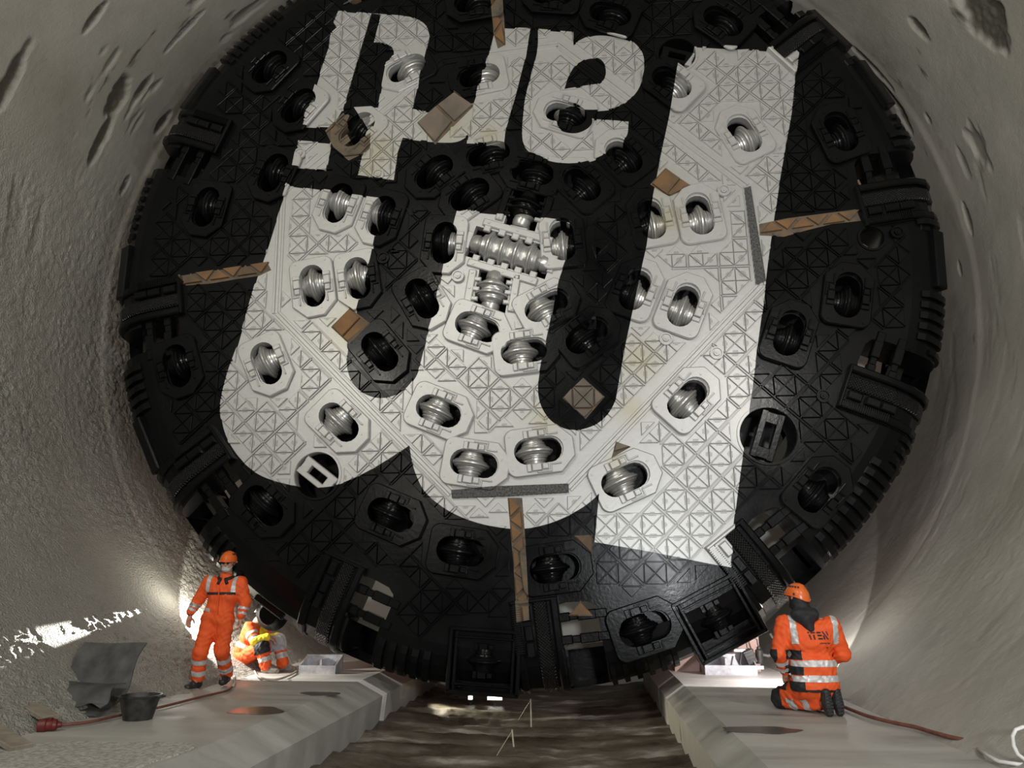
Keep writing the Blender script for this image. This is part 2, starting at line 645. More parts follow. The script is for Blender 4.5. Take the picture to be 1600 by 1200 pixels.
BUCKETS = [(250, 500), (310, 762), (548, 948), (880, 1000), (1200, 860), (1375, 588), (1385, 287), (300, 232), (1200, 74), (560, -70)]
HOLES = [(495, 742, 0.315), (1200, 680, 0.37), (1058, 86, 0.28), (1362, 372, 0.16)]
BOXES = [(757, 1033), (1122, 965)]
SEAM_PX = [(441, 300), (432, 490), (706, 771), (888, 763), (1190, 446), (1166, 292), (872, 70), (692, 96)]

exclude = []          # polygons on the face that carry no wear plates
holes = []            # polygons cut out of the face
cut_places = []
for (px, py) in CUTTERS:
    u, v = F(px, py)
    a = atan2(v, u) + pi / 2
    r = hypot(u, v)
    if r > 5.72:
        continue
    cut_places.append((u, v, a))
    holes.append(('slot', stadium(u, v, 0.66, 0.345, a)))
    exclude.append([(u + cos(a) * x - sin(a) * y, v + sin(a) * x + cos(a) * y) for x, y in
                    ((-.42, -.30), (-.36, -.34), (.31, -.34), (.51, -.14), (.51, .14), (.31, .34), (-.36, .34), (-.42, .30))])
for (px, py, a, L, W, k) in HUB3:
    u, v = F(px, py)
    holes.append(('hub', rect(u, v, L, W, a)))
    exclude.append(rect(u, v, L + .3, W + .3, a))
for (px, py, r) in HOLES:
    u, v = F(px, py)
    holes.append(('round', circle(u, v, r, 36)))
    exclude.append(circle(u, v, r + .04, 24))
bucket_ang = []
for (px, py) in BUCKETS:
    u, v = F(px, py)
    bucket_ang.append(atan2(v, u))


def pol(a, x, y):
    return (cos(a) * x - sin(a) * y, sin(a) * x + cos(a) * y)


OPEN_LOCAL = [(5.62, -.02), (5.62, .50), (5.22, .50), (5.12, .46), (5.06, .37), (5.04, .10), (5.06, -.02)]
for a in bucket_ang:
    holes.append(('bucket', [pol(a, x, y) for x, y in OPEN_LOCAL]))
    exclude.append([pol(a, x, y) for x, y in ((6.3, -.64), (6.3, .60), (4.93, .60), (4.93, -.64))])
box_places = []
for (px, py) in BOXES:
    u, v = F(px, py)
    a = atan2(v, u) + pi / 2
    box_places.append((u, v, a))
    exclude.append(rect(u, v, 1.15, 1.0, a))
SEAM = [F(*p) for p in SEAM_PX]

# --- face plates: triangulated with every opening left open
FLAT = 5.58


def build_face():
    verts, edges = [], []

    def loop(poly):
        o = len(verts)
        verts.extend(Vector(p) for p in poly)
        n = len(poly)
        edges.extend((o + i, o + (i + 1) % n) for i in range(n))
    loop(circle(0, 0, FLAT, 240))
    loop(SEAM)
    for kind, p in holes:
        loop(p)
    V, E_, Fc, _, _, _ = delaunay_2d_cdt(verts, edges, [], 0, 1e-5)
    groups = {}
    bands = sorted(atan2(F(*p)[1], F(*p)[0]) for p in ((350, 428), (1265, 345), (778, 30), (812, 870)))
    for f in Fc:
        pts = [V[i] for i in f]
        x = sum(p.x for p in pts) / 3
        y = sum(p.y for p in pts) / 3
        if hypot(x, y) > FLAT:
            continue
        if any(inpoly(x, y, h) for k, h in holes):
            continue
        if inpoly(x, y, SEAM):
            g = -1
        else:
            a = atan2(y, x)
            g = sum(1 for b in bands if a > b) % 4
        groups.setdefault(g, []).append(f)
    for g, fl in groups.items():
        used = sorted({i for f in fl for i in f})
        ix = {j: i for i, j in enumerate(used)}
        mb = MB()
        mb.add([(V[i].x, V[i].y, 0) for i in used], [tuple(ix[i] for i in f) for f in fl])
        mb.build('centre_plate' if g == -1 else 'outer_plate', PAINT, head, HO)
    # linings of the openings
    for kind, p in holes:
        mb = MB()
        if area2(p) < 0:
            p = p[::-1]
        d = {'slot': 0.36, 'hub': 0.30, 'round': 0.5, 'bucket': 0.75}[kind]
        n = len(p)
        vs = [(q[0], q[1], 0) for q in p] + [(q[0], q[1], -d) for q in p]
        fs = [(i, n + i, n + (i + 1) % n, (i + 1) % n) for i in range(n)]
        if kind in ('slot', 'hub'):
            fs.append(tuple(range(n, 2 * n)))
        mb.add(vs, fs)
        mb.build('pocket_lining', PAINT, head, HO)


build_face()

# --- rim
PROF = [(5.58, 0.0), (5.72, -0.02), (5.86, -0.07), (5.98, -0.15), (6.07, -0.26), (6.12, -0.40), (6.14, -0.55), (6.14, -1.25), (5.7, -1.25)]
mb = MB()
nseg = 360
for i in range(nseg):
    a0, a1 = 2 * pi * i / nseg, 2 * pi * (i + 1) / nseg
    am = (a0 + a1) / 2
    skip = False
    for b in bucket_ang:
        d = (am - b + pi) % (2 * pi) - pi
        if -0.003 < d < 0.083:
            skip = True
    for j in range(len(PROF) - 1):
        if skip and j < 6:
            continue
        (r0, w0), (r1, w1) = PROF[j], PROF[j + 1]
        mb.add([(r0 * cos(a0), r0 * sin(a0), w0), (r1 * cos(a0), r1 * sin(a0), w1), (r1 * cos(a1), r1 * sin(a1), w1), (r0 * cos(a1), r0 * sin(a1), w0)],
               [(0, 1, 2, 3)])
rim = mb.build('rim', PAINT, head, HO)
# back of the inner drum
mb = MB()
mb.lathe([(-0.6, 0.0), (-0.78, 4.3), (-0.78, 4.72)], 96)
mb.build('inner_drum', DARK, head, HO)


def prof_at(s):
    """position and outward normal (in r,w) at distance s along the rim profile"""
    for j in range(len(PROF) - 1):
        (r0, w0), (r1, w1) = PROF[j], PROF[j + 1]
        L = hypot(r1 - r0, w1 - w0)
        if s <= L:
            t = s / L
            return (r0 + (r1 - r0) * t, w0 + (w1 - w0) * t), (-(w1 - w0) / L, (r1 - r0) / L)
        s -= L
    return PROF[-2], (1, 0)


# rows of wear blocks round the rim
def rim_block_mesh(wid, s0, s1, h, ridge=False):
    mb = MB()
    n = 6
    rows = []
    for i in range(n + 1):
        (r, w), (nr, nw) = prof_at(s0 + (s1 - s0) * i / n)
        hh = h * (0.5 if i in (0, n) else 1)
        rows.append([(r, -wid / 2, w), (r + nr * hh, -wid / 2 * .86, w + nw * hh), (r + nr * hh, wid / 2 * .86, w + nw * hh), (r, wid / 2, w)])
    vs = sum(rows, [])
    fs = []
    for i in range(n):
        for k in range(3):
            fs.append((i * 4 + k, (i + 1) * 4 + k, (i + 1) * 4 + k + 1, i * 4 + k + 1))
    fs.append((0, 1, 2, 3))
    fs.append(tuple(n * 4 + k for k in (3, 2, 1, 0)))
    mb.add(vs, fs)
    return mb.mesh('rim_block', PAINT)


blk_a = rim_block_mesh(0.105, 0.12, 0.62, 0.065)
blk_b = rim_block_mesh(0.075, 0.34, 0.90, 0.05)
GAUGE = [(228, 420, 1), (340, 150, 1), (1345, 135, 1), (1440, 400, 1), (232, 690, 1), (415, 940, 2), (1268, 60, 0)]
gauge_ang = [atan2(F(x, y)[1], F(x, y)[0]) for x, y, _ in GAUGE]
occupied = [(b - 0.108, b + 0.092) for b in bucket_ang] + [(g - 0.085, g + 0.085) for g in gauge_ang]
for (u, v, a) in box_places:
    q = a - pi / 2
    occupied.append((q - .11, q + .11))
nb = 232
cnt = 0
for i in range(nb):
    a = 2 * pi * i / nb - pi
    if any(lo < ((a - (lo + hi) / 2 + pi) % (2 * pi) - pi) + (lo + hi) / 2 < hi for lo, hi in occupied):
        continue
    sec = int((a + pi) / (2 * pi) * 22)
    link('rim_block', blk_a if sec % 3 else blk_b, head, HO, a)
    cnt += 1

# --- disc cutters
def cutter_parts():
    # housing plate: rounded at one end, pointed at the other, with the slot left open
    outer = []
    for k in range(7):
        a = pi / 2 + k * (pi / 2) / 6
        outer.append((-.30 + .13 * cos(a), .20 + .13 * sin(a)))
    for k in range(7):
        a = pi + k * (pi / 2) / 6
        outer.append((-.30 + .13 * cos(a), -.20 + .13 * sin(a)))
    outer += [(.30, -.33), (.50, -.13), (.50, .13), (.30, .33)]
    slot = stadium(0.02, 0, .675, .36, 0, 10)
    ins = inset(outer if area2(outer) > 0 else outer[::-1], .014)
    vs = [Vector(p) for p in ins] + [Vector(p) for p in slot]
    n, k = len(ins), len(slot)
    ed = [(i, (i + 1) % n) for i in range(n)] + [(n + i, n + (i + 1) % k) for i in range(k)]
    V, _, Fc, _, _, _ = delaunay_2d_cdt(vs, ed, [], 0, 1e-6)
    mb = MB()
    H = 0.045
    tri = []
    for f in Fc:
        x = sum(V[i].x for i in f) / 3
        y = sum(V[i].y for i in f) / 3
        if inpoly(x, y, ins) and not inpoly(x, y, slot):
            tri.append(f)
    mb.add([(p.x, p.y, H) for p in V], tri)
    o2 = outer if area2(outer) > 0 else outer[::-1]
    vs = [(p[0], p[1], 0) for p in o2] + [(p[0], p[1], H - .014) for p in o2] + [(p[0], p[1], H) for p in ins]
    fs = []
    for r in range(2):
        for i in range(n):
            j = (i + 1) % n
            fs.append((r * n + i, r * n + j, (r + 1) * n + j, (r + 1) * n + i))
    mb.add(vs, fs)
    vs = [(p[0], p[1], H) for p in slot] + [(p[0], p[1], -.30) for p in slot]
    mb.add(vs, [(i, k + i, k + (i + 1) % k, (i + 1) % k) for i in range(k)])
    # L-shaped weld beads on the point side
    for s in (1, -1):
        mb.box((.07, s * .295, H + .012), (.20, .022, .024), bev=.006)
        mb.box((.16, s * .25, H + .012), (.022, .09, .024), bev=.006)
        mb.box((.23, s * .205, H + .012), (.14, .022, .024), bev=.006)
    for q in ((-.36, .23), (-.36, -.23), (.38, 0.1)):
        mb.lathe([(H, .016), (H + .008, .014), (H + .008, 0)], 8, Matrix.Translation((q[0], q[1], 0)))
    housing = mb.mesh('cutter_housing', PAINT)
    # ring and hub, axis along local y (radial direction of the head)
    MY = Matrix.Translation((-.055, 0, -.125)) @ Matrix.Rotation(-pi / 2, 4, 'X')
    ring = MB()
    ring.lathe([(-.055, .180), (-.050, .214), (-.040, .226), (-.024, .234), (-.018, .252), (-.010, .260), (.010, .260), (.018, .252), (.024, .234),
                (.040, .226), (.050, .214), (.055, .180)], 48, MY)
    hub = MB()
    hub.lathe([(-.172, 0), (-.172, .118), (-.166, .132), (-.132, .140), (-.128, .156), (-.104, .160), (-.100, .150), (-.094, .150), (-.090, .172), (-.068, .178), (-.062, .19),
               (.062, .19), (.068, .178), (.090, .172), (.094, .150), (.100, .150), (.104, .160), (.128, .156), (.132, .140), (.166, .132), (.172, .118), (.172, 0)], 48, MY)
    clamp = MB()
    clamp.box((-.03, 0, .06), (.13, .10, .06), bev=.010)
    clamp.box((.085, 0, .055), (.085, .08, .06), bev=.010)
    clamp.box((-.135, 0, .05), (.06, .11, .05), bev=.008)
    clamp.lathe([(.07, .019), (.092, .019), (.092, 0)], 6, Matrix.Translation((.075, 0, 0)))
    return housing, ring.mesh('cutter_ring', GLOSS, 40), hub.mesh('cutter_hub', GLOSS, 35), clamp.mesh('clamp_block', PAINT)


HOUS, RING, HUBM, CLAMP = cutter_parts()


def place_cutter(u, v, a, z=0.0):
    h = link('disc_cutter', HOUS, head, HO + Vector((u, v, z)), a)
    link('cutter_ring', RING, h)
    link('cutter_hub', HUBM, h)
    for s in (1, -1):
        link('clamp_block', CLAMP, h, (0.0, s * .228, 0), 0 if s > 0 else 0)
    return h


for i, (u, v, a) in enumerate(cut_places):
    place_cutter(u, v, a, i * .0009)

# multi-disc cutters in the middle
for (px, py, a, L, W, k) in HUB3:
    u, v = F(px, py)
    prof = [(-L / 2 + .02, 0), (-L / 2 + .02, .10), (-L / 2 + .05, .125), (-L / 2 + .13, .135), (-L / 2 + .15, .11)]
    span = L - .40
    for i in range(k):
        c = -span / 2 + span * (i + .5) / k
        g = span / k / 2
        prof += [(c - g, .172), (c - g * .62, .176), (c - g * .60, .188), (c - g * .40, .192), (c - g * .38, .206), (c - g * .22, .216), (c - .016, .246), (c - .010, .254),
                 (c + .010, .254), (c + .016, .246), (c + g * .22, .216), (c + g * .38, .206), (c + g * .40, .192), (c + g * .60, .188), (c + g * .62, .176), (c + g, .172)]
    prof += [(L / 2 - .15, .11), (L / 2 - .13, .135), (L / 2 - .05, .125), (L / 2 - .02, .10), (L / 2 - .02, 0)]
    mb = MB()
    mb.lathe(prof, 40, Matrix.Translation((0, 0, 0.0)) @ Matrix.Rotation(pi / 2, 4, 'Y'))
    fr = MB()
    o_, i_ = rect(0, 0, L + .22, W + .20, 0), rect(0, 0, L + .01, W + .01, 0)
    for s in (1, -1):
        fr.box((0, s * (W / 2 + .085), .02), (L * .86, .11, .05), bev=.012)
        fr.box((s * (L / 2 + .03), 0, .012), (.09, W * .55, .03), bev=.01)
        for i in range(k + 1):
            c0_ = -span / 2 + span * i / k
            w_ = (span / k) * (.52 if 0 < i < k else .5)
            off = 0 if 0 < i < k else (-.02 if i == 0 else .02)
            fr.box((c0_ + off, s * (W / 2 - .005), .02), (w_, .10, .05), bev=.012)
        for q in (-.36, .0, .36):
            fr.lathe([(.045, .022), (.056, .022), (.056, 0)], 8, Matrix.Translation((q * L, s * (W / 2 + .09), 0)))
    f = fr.build('cutter_frame', PAINT, head, HO + Vector((u, v, 0)))
    f.rotation_euler = (0, 0, a)
    mb.build('multi_disc_cutter', GLOSS, f, (0, 0, -.05), smooth=33)
    for s in (1, -1):
        cb = MB()
        cb.box((0, 0, 0), (.10, .24, .10), bev=.02)
        cb.build('shaft_block', PAINT, f, (s * (L / 2 - .06), 0, -.16))

# gauge cutters in box frames at the rim
for (u, v, a) in box_places:
    fr = MB()
    for s in (1, -1):
        fr.box((0, s * .44, -.08), (1.04, .06, .36), bev=.012)
        fr.box((s * .50, 0, -.08), (.06, .90, .36), bev=.012)
        fr.box((s * .42, 0, -.02), (.05, .84, .20), bev=.01)
        fr.box((0, s * .33, .075), (.9, .03, .03), bev=.008)
    fr.box((0, 0, -.2), (.98, .86, .04))
    f = fr.build('gauge_box', PAINT, head, HO + Vector((u, v, 0)))
    f.rotation_euler = (0, 0, a)
    f.scale = (.88, .86, 1)
    link('cutter_ring', RING, f, (.04, 0, .03))
    link('cutter_hub', HUBM, f, (.04, 0, .03))
    for s in (1, -1):
        link('clamp_block', CLAMP, f, (0, s * .2, -.06))

# gauge cutters on the rim, with long cover bars
for (px, py, kind), a in zip(GAUGE, gauge_ang):
    fr = MB()
    (r, w), _ = prof_at(.42)
    if kind < 2:
        fr.box((r - .01, 0, w + .05), (.20, .86, .12), M=Matrix.Translation((r, 0, w + .03)) @ Matrix.Rotation(radians(32), 4, 'Y') @ Matrix.Identity(4), bev=.02)
        fr.box((0, 0, 0), (.16, .12, .06), M=Matrix.Translation((r - .16, .46, w + .07)) @ Matrix.Rotation(radians(20), 4, 'Y'), bev=.015)
    fr.box((0, 0, 0), (.5, .5, .3), M=Matrix.Translation((5.85, 0, -.35)), bev=.02)
    f = fr.build('gauge_housing', PAINT, head, HO)
    f.rotation_euler = (0, 0, a)
    rg = MB()
    M = Matrix.Translation((6.02, 0, -.40)) @ Matrix.Rotation(radians(38), 4, 'Y')
    if kind == 2:
        M = Matrix.Translation((6.17, 0, -.52)) @ Matrix.Rotation(radians(16), 4, 'Y')
    rg.lathe([(-.11, 0), (-.11, .13), (-.05, .17), (-.035, .20), (-.012, .245), (.012, .245), (.035, .20), (.05, .17), (.11, .13), (.11, 0)], 40, M)
    g = rg.build('cutter_ring', PAINT, f, smooth=40)

# --- muck buckets: lip strips, opening and grizzly bars
LIP = [(4.98, 0.0), (5.2, 0.0), (5.42, 0.0), (5.58, -0.01), (5.75, -0.05), (5.89, -0.13), (5.98, -0.25), (6.03, -0.40), (6.05, -0.65), (6.05, -1.1)]


def strip(mb, y0, y1, h, s0=0, s1=None, d=0.0, m=0):
    path = LIP[s0:s1]
    rows = []
    for i, (r, w) in enumerate(path):
        p0, p1 = path[max(i - 1, 0)], path[min(i + 1, len(path) - 1)]
        L = hypot(p1[0] - p0[0], p1[1] - p0[1])
        nr, nw = -(p1[1] - p0[1]) / L, (p1[0] - p0[0]) / L
        b = min(.02, (y1 - y0) / 4)
        lo, hi = -.02, h
        rows.append([(r + nr * lo, y0, w + nw * lo), (r + nr * (hi - b), y0, w + nw * (hi - b)), (r + nr * hi, y0 + b, w + nw * hi),
                     (r + nr * hi, y1 - b, w + nw * hi), (r + nr * (hi - b), y1, w + nw * (hi - b)), (r + nr * lo, y1, w + nw * lo)])
    vs = sum(rows, [])
    fs = []
    for i in range(len(rows) - 1):
        for k in range(5):
            fs.append((i * 6 + k, (i + 1) * 6 + k, (i + 1) * 6 + k + 1, i * 6 + k + 1))
    fs.append(tuple(range(6)))
    fs.append(tuple(len(vs) - 6 + k for k in range(5, -1, -1)))
    mb.add(vs, fs, m)


def bucket_meshes():
    out = {}
    mb = MB()
    strip(mb, -.62, -.01, .05)
    mb.box((4.97, -.31, .05), (.05, .62, .12), bev=.015)
    out['bucket_lip'] = mb.mesh('bucket_lip', PAINT)
    mb = MB()
    strip(mb, -.61, -.50, .10, 0, 9)
    for i in range(22):
        mb.box((5.02 + i * .027, -.555, .105), (.013, .115, .02))
    out['ridged_strip'] = mb.mesh('ridged_strip', PAINT)
    mb = MB()
    strip(mb, -.33, -.14, .10, 0, 9)
    out['knurled_strip'] = mb.mesh('knurled_strip', KNURL)
    mb = MB()
    strip(mb, -.10, 0.0, .13, 0, 10)
    out['edge_bar'] = mb.mesh('edge_bar', PAINT, 40)
    wb = MB()
    wb.box((0, 0, 0), (.19, .11, .07), bev=.015)
    out['wedge_block'] = wb.mesh('wedge_block', PAINT)
    return out


BK = bucket_meshes()
gb = MB()
gb.box((0, .05, 0), (.11, .14, .12), bev=.012)
gb.box((0, .17, .0), (.09, .11, .10), bev=.012)
gb.box((0, .34, .01), (.12, .24, .12), bev=.012)
gb.box((0, .52, .035), (.11, .16, .05), bev=.012)
GRIZ = gb.mesh('grizzly_bar', PAINT)
pl = MB()
ck = [(5.62, -.9), (5.62, -.02)] + [(r - .02, w - .01) for r, w in PROF[1:8]] + [(6.1, -.9)]
for y in (-.0, .51):
    pl.add([(r, y, w) for r, w in ck] + [(r, y + .04, w) for r, w in ck],
           [tuple(range(len(ck))), tuple(range(2 * len(ck) - 1, len(ck) - 1, -1))] + [(i, (i + 1) % len(ck), (i + 1) % len(ck) + len(ck), i + len(ck)) for i in range(len(ck))])
CHEEK = pl.mesh('bucket_cheek', DARK)
for a in bucket_ang:
    b = link('bucket_lip', BK['bucket_lip'], head, HO, a)
    for k in ('ridged_strip', 'knurled_strip', 'edge_bar'):
        link(k, BK[k], b)
    for x in (5.12, 5.36, 5.56):
        link('wedge_block', BK['wedge_block'], b, (x, -.415, .085))
    for x in (5.22, 5.50):
        link('grizzly_bar', GRIZ, b, (x, 0, -.03))
    link('bucket_cheek', CHEEK, b)

# round ports with a slotted bar inside
for (px, py, r) in HOLES:
    u, v = F(px, py)
    mb = MB()
    mb.lathe([(-.02, r), (.02, r + .004), (.02, r + .035), (0, r + .04)], 40)
    q = mb.build('round_port', PAINT, head, HO + Vector((u, v, 0)))
    if r > .2:
        ang = {495: radians(-37), 1200: radians(70), 1058: radians(-20)}[px]
        bar = MB()
        for s in (1, -1):
            bar.box((0, s * r * .30, -.06), (r * 1.8, r * .24, .1), bev=.01)
            bar.box((s * r * .66, 0, -.06), (r * .42, r * .5, .1), bev=.01)
        o = bar.build('port_bar', PAINT, q)
        o.rotation_euler = (0, 0, ang)

# weld seams between the centre piece and the outer pieces
for i in range(len(SEAM)):
    p0, p1 = Vector(SEAM[i]), Vector(SEAM[(i + 1) % len(SEAM)])
    d = p1 - p0
    L = d.length
    mb = MB()
    for y in (-.045, .0, .045):
        mb.box((0, y, .008 if y else .004), (L, .036 if y else .05, .02 if y else .012), bev=.005)
    o = mb.build('weld_seam', PAINT, head, HO + Vector(((p0.x + p1.x) / 2, (p0.y + p1.y) / 2, 0)))
    o.rotation_euler = (0, 0, atan2(d.y, d.x))
for g in GROUND:
    P = [F(p[0], p[1]) for p in g]
    mb = MB()
    mb.prism(P, 0, .05, bev=.006)
    mb.build('ground_strip', PAINT, head, HO)

# --- bare rusty plates
bare = []


def bare_plate(pxs, bev=.008, mat=None):
    P = [F(*p) for p in pxs]
    mb = MB()
    mb.prism(P, 0, .042, bev=bev)
    mb.build('bare_plate', mat or RUST, head, HO)
    exclude.append(inset(P if area2(P) > 0 else P[::-1], -.03))


for pxs in [[(1019, 288), (1040, 265), (1062, 280), (1042, 305)], [(1042, 305), (1063, 281), (1078, 291), (1048, 306)],
            [(520, 511), (547, 484), (563, 497), (535, 526)], [(537, 528), (565, 498), (578, 507), (549, 538)],
            [(653, 193), (681, 168), (706, 191), (680, 222)], [(685, 165), (710, 146), (738, 165), (710, 190)],
            [(960, 705), (963, 692), (984, 698)], [(900, 839), (925, 838), (924, 864)], [(890, 961), (907, 940), (925, 961)]]:
    bare_plate(pxs, mat=RUSTG if pxs[0][0] in (653, 685, 960) else RUST)
# the bare diamond with a union-jack of plates
c = (911, 622)
for t in [[(911, 622), (895, 606), (927, 606)], [(911, 622), (927, 606), (927, 638)], [(911, 622), (927, 638), (896, 638)], [(911, 622), (896, 638), (895, 606)],
          [(897, 604), (911, 591), (926, 604)], [(929, 607), (943, 621), (929, 636)], [(926, 640), (913, 653), (898, 640)], [(893, 607), (880, 622), (894, 637)]]:
    cx_, cy_ = sum(p[0] for p in t) / 3, sum(p[1] for p in t) / 3
    bare_plate([(cx_ + (p[0] - cx_) * .93, cy_ + (p[1] - cy_) * .93) for p in t], .005, RUSTG)


def band_plates(p0, p1, w0, w1, n):
    """zig-zag triangles along a bare joint"""
    p0, p1 = Vector(p0), Vector(p1)
    d = (p1 - p0) / n
    nrm = Vector((-d.y, d.x)).normalized()
    for i in range(n):
        a, b = p0 + d * (i + .04), p0 + d * (i + .96)
        s = 1 if i % 2 else -1
        m = (a + b) / 2
        h = w0 + (w1 - w0) * i / n
        bare_plate([tuple(a - nrm * s * h * .9 - d * .22), tuple(b - nrm * s * h * .9 + d * .22), tuple(m + nrm * s * h * .9)], .005)


band_plates((290, 437), (418, 418), 8, 8, 6)
band_plates((1192, 357), (1338, 337), 8, 8, 6)
band_plates((804, 782), (818, 966), 9, 9, 9)
band_plates((768, -20), (782, 68), 8, 7, 4)

# --- triangular wear plates
PITCH_D = 0.432
SIDE = 0.398
LEG = SIDE / 2
HYP = LEG * math.sqrt(2)
tri0 = inset([(0, 0), (LEG, 0), (0, LEG)], .0045)
PL_H = 0.032
mb = MB()
mb.prism(tri0, 0, PL_H, bev=.006)
PLATE = mb.mesh('wear_plate', PAINT)


def diamond_tris():
    """right-angle corner (offset) and rotation of the eight triangles of one diamond, diamond sides along +-45 deg"""
    out = []
    for k in range(4):
        out.append(((0, 0), pi / 4 + k * pi / 2))                         # four meeting in the middle... corner at the centre
    for k in range(4):
        a = k * pi / 2
        tip = SIDE / math.sqrt(2)
        out.append(((tip * cos(a), tip * sin(a)), a + pi - pi / 4))        # four at the tips
    return out


DT = diamond_tris()
bx = [poly for poly in exclude]
bbs = [(min(p[0] for p in q), max(p[0] for p in q), min(p[1] for p in q), max(p[1] for p in q)) for q in bx]


def near_seam(x, y):
    for i in range(len(SEAM)):
        x0, y0 = SEAM[i]
        x1, y1 = SEAM[(i + 1) % len(SEAM)]
        dx, dy = x1 - x0, y1 - y0
        t = max(0, min(1, ((x - x0) * dx + (y - y0) * dy) / (dx * dx + dy * dy)))
        if hypot(x - x0 - t * dx, y - y0 - t * dy) < .075:
            return True
    return False


def free(pts):
    for (x, y) in pts:
        if hypot(x, y) > FLAT - .01:
            return False
        if hypot(x, y) < 1.25:
            return False
        for q, b in zip(bx, bbs):
            if b[0] < x < b[1] and b[2] < y < b[3] and inpoly(x, y, q):
                return False
        if near_seam(x, y):
            return False
    return True


def sector(x, y):
    """(offset of x+y, offset of x-y, turned) of the lattice at a place"""
    if inpoly(x, y, SEAM):
        if x > 1.75 and -1.15 < y < 0.9:
            return 'R'
        return 'C'
    a = math.degrees(atan2(y, x)) % 360
    if a > 272 or a < 3:
        return 'LR'
    if a > 183:
        return 'LL'
    if a > 92:
        return 'UL'
    return 'UR'


LAT = {'LR': (-2.165, 5.26, 0), 'LL': (-6.03, -0.94, 0), 'C': (-2.44, .91, 0), 'UL': (-1.2, -4.0, 0), 'UR': (4.4, .3, 0), 'R': (2.291, -.224, 1)}
plates = []
beads = {}
for key, (o1, o2, turned) in LAT.items():
    for i in range(-24, 25):
        for j in range(-24, 25):
            if not turned:
                s1, s2 = o1 + i * PITCH_D * 1.41421, o2 + j * PITCH_D * 1.41421
                x, y, ra = (s1 + s2) / 2, (s1 - s2) / 2, 0.0
            else:
                x, y, ra = o1 + i * PITCH_D, o2 + j * PITCH_D, pi / 4
            if hypot(x, y) > 6:
                continue
            for it, ((ox, oy), a) in enumerate(DT):
                px, py = x + cos(ra) * ox - sin(ra) * oy, y + sin(ra) * ox + cos(ra) * oy
                aa = a + ra
                pts = [(px + cos(aa) * q[0] - sin(aa) * q[1], py + sin(aa) * q[0] + cos(aa) * q[1]) for q in
                       ((0, 0), (LEG, 0), (0, LEG), (LEG / 2, 0), (0, LEG / 2), (LEG / 2, LEG / 2), (LEG / 3, LEG / 3))]
                if sector(*pts[6]) != key or not free(pts):
                    continue
                if key == 'C' and any(sector(*q) != 'C' for q in pts[:3]):
                    continue
                plates.append((px, py, aa, pts[6]))
                if it >= 4:
                    g = (PITCH_D - SIDE) / 2
                    for e, n_ in ((aa, aa - pi / 2), (aa + pi / 2, aa + pi)):
                        mx, my = px + cos(e) * LEG / 2 + cos(n_) * g, py + sin(e) * LEG / 2 + sin(n_) * g
                        beads[(round(mx, 2), round(my, 2))] = (mx, my, e)


# single triangles fitted into the free corners
GC = 0.02
GN = 600
occ = np.zeros((GN, GN), bool)
gx = (np.arange(GN) - GN / 2 + .5) * GC


def tri_pts(x, y, a, m=0.0):
    L = LEG + 2.4 * m
    ca, sa = cos(a), sin(a)
    return [(x + ca * (p - m) - sa * (q - m), y + sa * (p - m) + ca * (q - m)) for p, q in ((0, 0), (L, 0), (0, L))]


def cells(poly):
    xs, ys = [p[0] for p in poly], [p[1] for p in poly]
    i0, i1 = int(min(xs) / GC + GN / 2), int(max(xs) / GC + GN / 2) + 1
    j0, j1 = int(min(ys) / GC + GN / 2), int(max(ys) / GC + GN / 2) + 1
    i0, j0 = max(i0, 0), max(j0, 0)
    X, Y = np.meshgrid(gx[i0:i1 + 1], gx[j0:j1 + 1], indexing='ij')
    c = np.zeros(X.shape, bool)
    n = len(poly)
    for k in range(n):
        (xi, yi), (xj, yj) = poly[k][:2], poly[k - 1][:2]
        if yi == yj:
            continue
        c ^= ((yi > Y) != (yj > Y)) & (X < (xj - xi) * (Y - yi) / (yj - yi) + xi)
    return slice(i0, i1 + 1), slice(j0, j1 + 1), c


XX, YY = np.meshgrid(gx, gx, indexing='ij')
rr = np.hypot(XX, YY)
occ |= (rr > FLAT - .02) | (rr < .9)
for q in bx:
    si, sj, c = cells(q)
    occ[si, sj] |= c
for i in range(len(SEAM)):
    p0, p1 = Vector(SEAM[i]), Vector(SEAM[(i + 1) % len(SEAM)])
    d = p1 - p0
    m = (p0 + p1) / 2
    si, sj, c = cells(rect(m.x, m.y, d.length, .15, atan2(d.y, d.x)))
    occ[si, sj] |= c
for (x, y, a, c_) in plates:
    si, sj, c = cells(tri_pts(x, y, a, .012))
    occ[si, sj] |= c
fr_ = random.Random(5)
cand = [(x * .09 + fr_.uniform(-.02, .02), y * .09 + fr_.uniform(-.02, .02)) for x in range(-62, 63) for y in range(-62, 63) if hypot(x, y) * .09 < 5.5]
fr_.shuffle(cand)
for (x, y) in cand:
    ks = list(range(8))
    fr_.shuffle(ks)
    for k in ks:
        a = k * pi / 4
        px, py = x - cos(a + pi / 4) * LEG * .45, y - sin(a + pi / 4) * LEG * .45
        si, sj, c = cells(tri_pts(px, py, a, .012))
        if c.any() and not (occ[si, sj] & c).any():
            occ[si, sj] |= c
            plates.append((px, py, a, (x, y)))
            break


def shows(p):
    P = Vector((p[3][0], 0, p[3][1])) - CAM
    z = P.dot(FWD)
    sx, sy = 800 + FPX * P.dot(RGT) / z, 600 - FPX * P.dot(UPV) / z
    if not (0 < sx < 1600 and 0 < sy < 1200):
        return 0
    return abs(P.normalized().y) / z ** 2


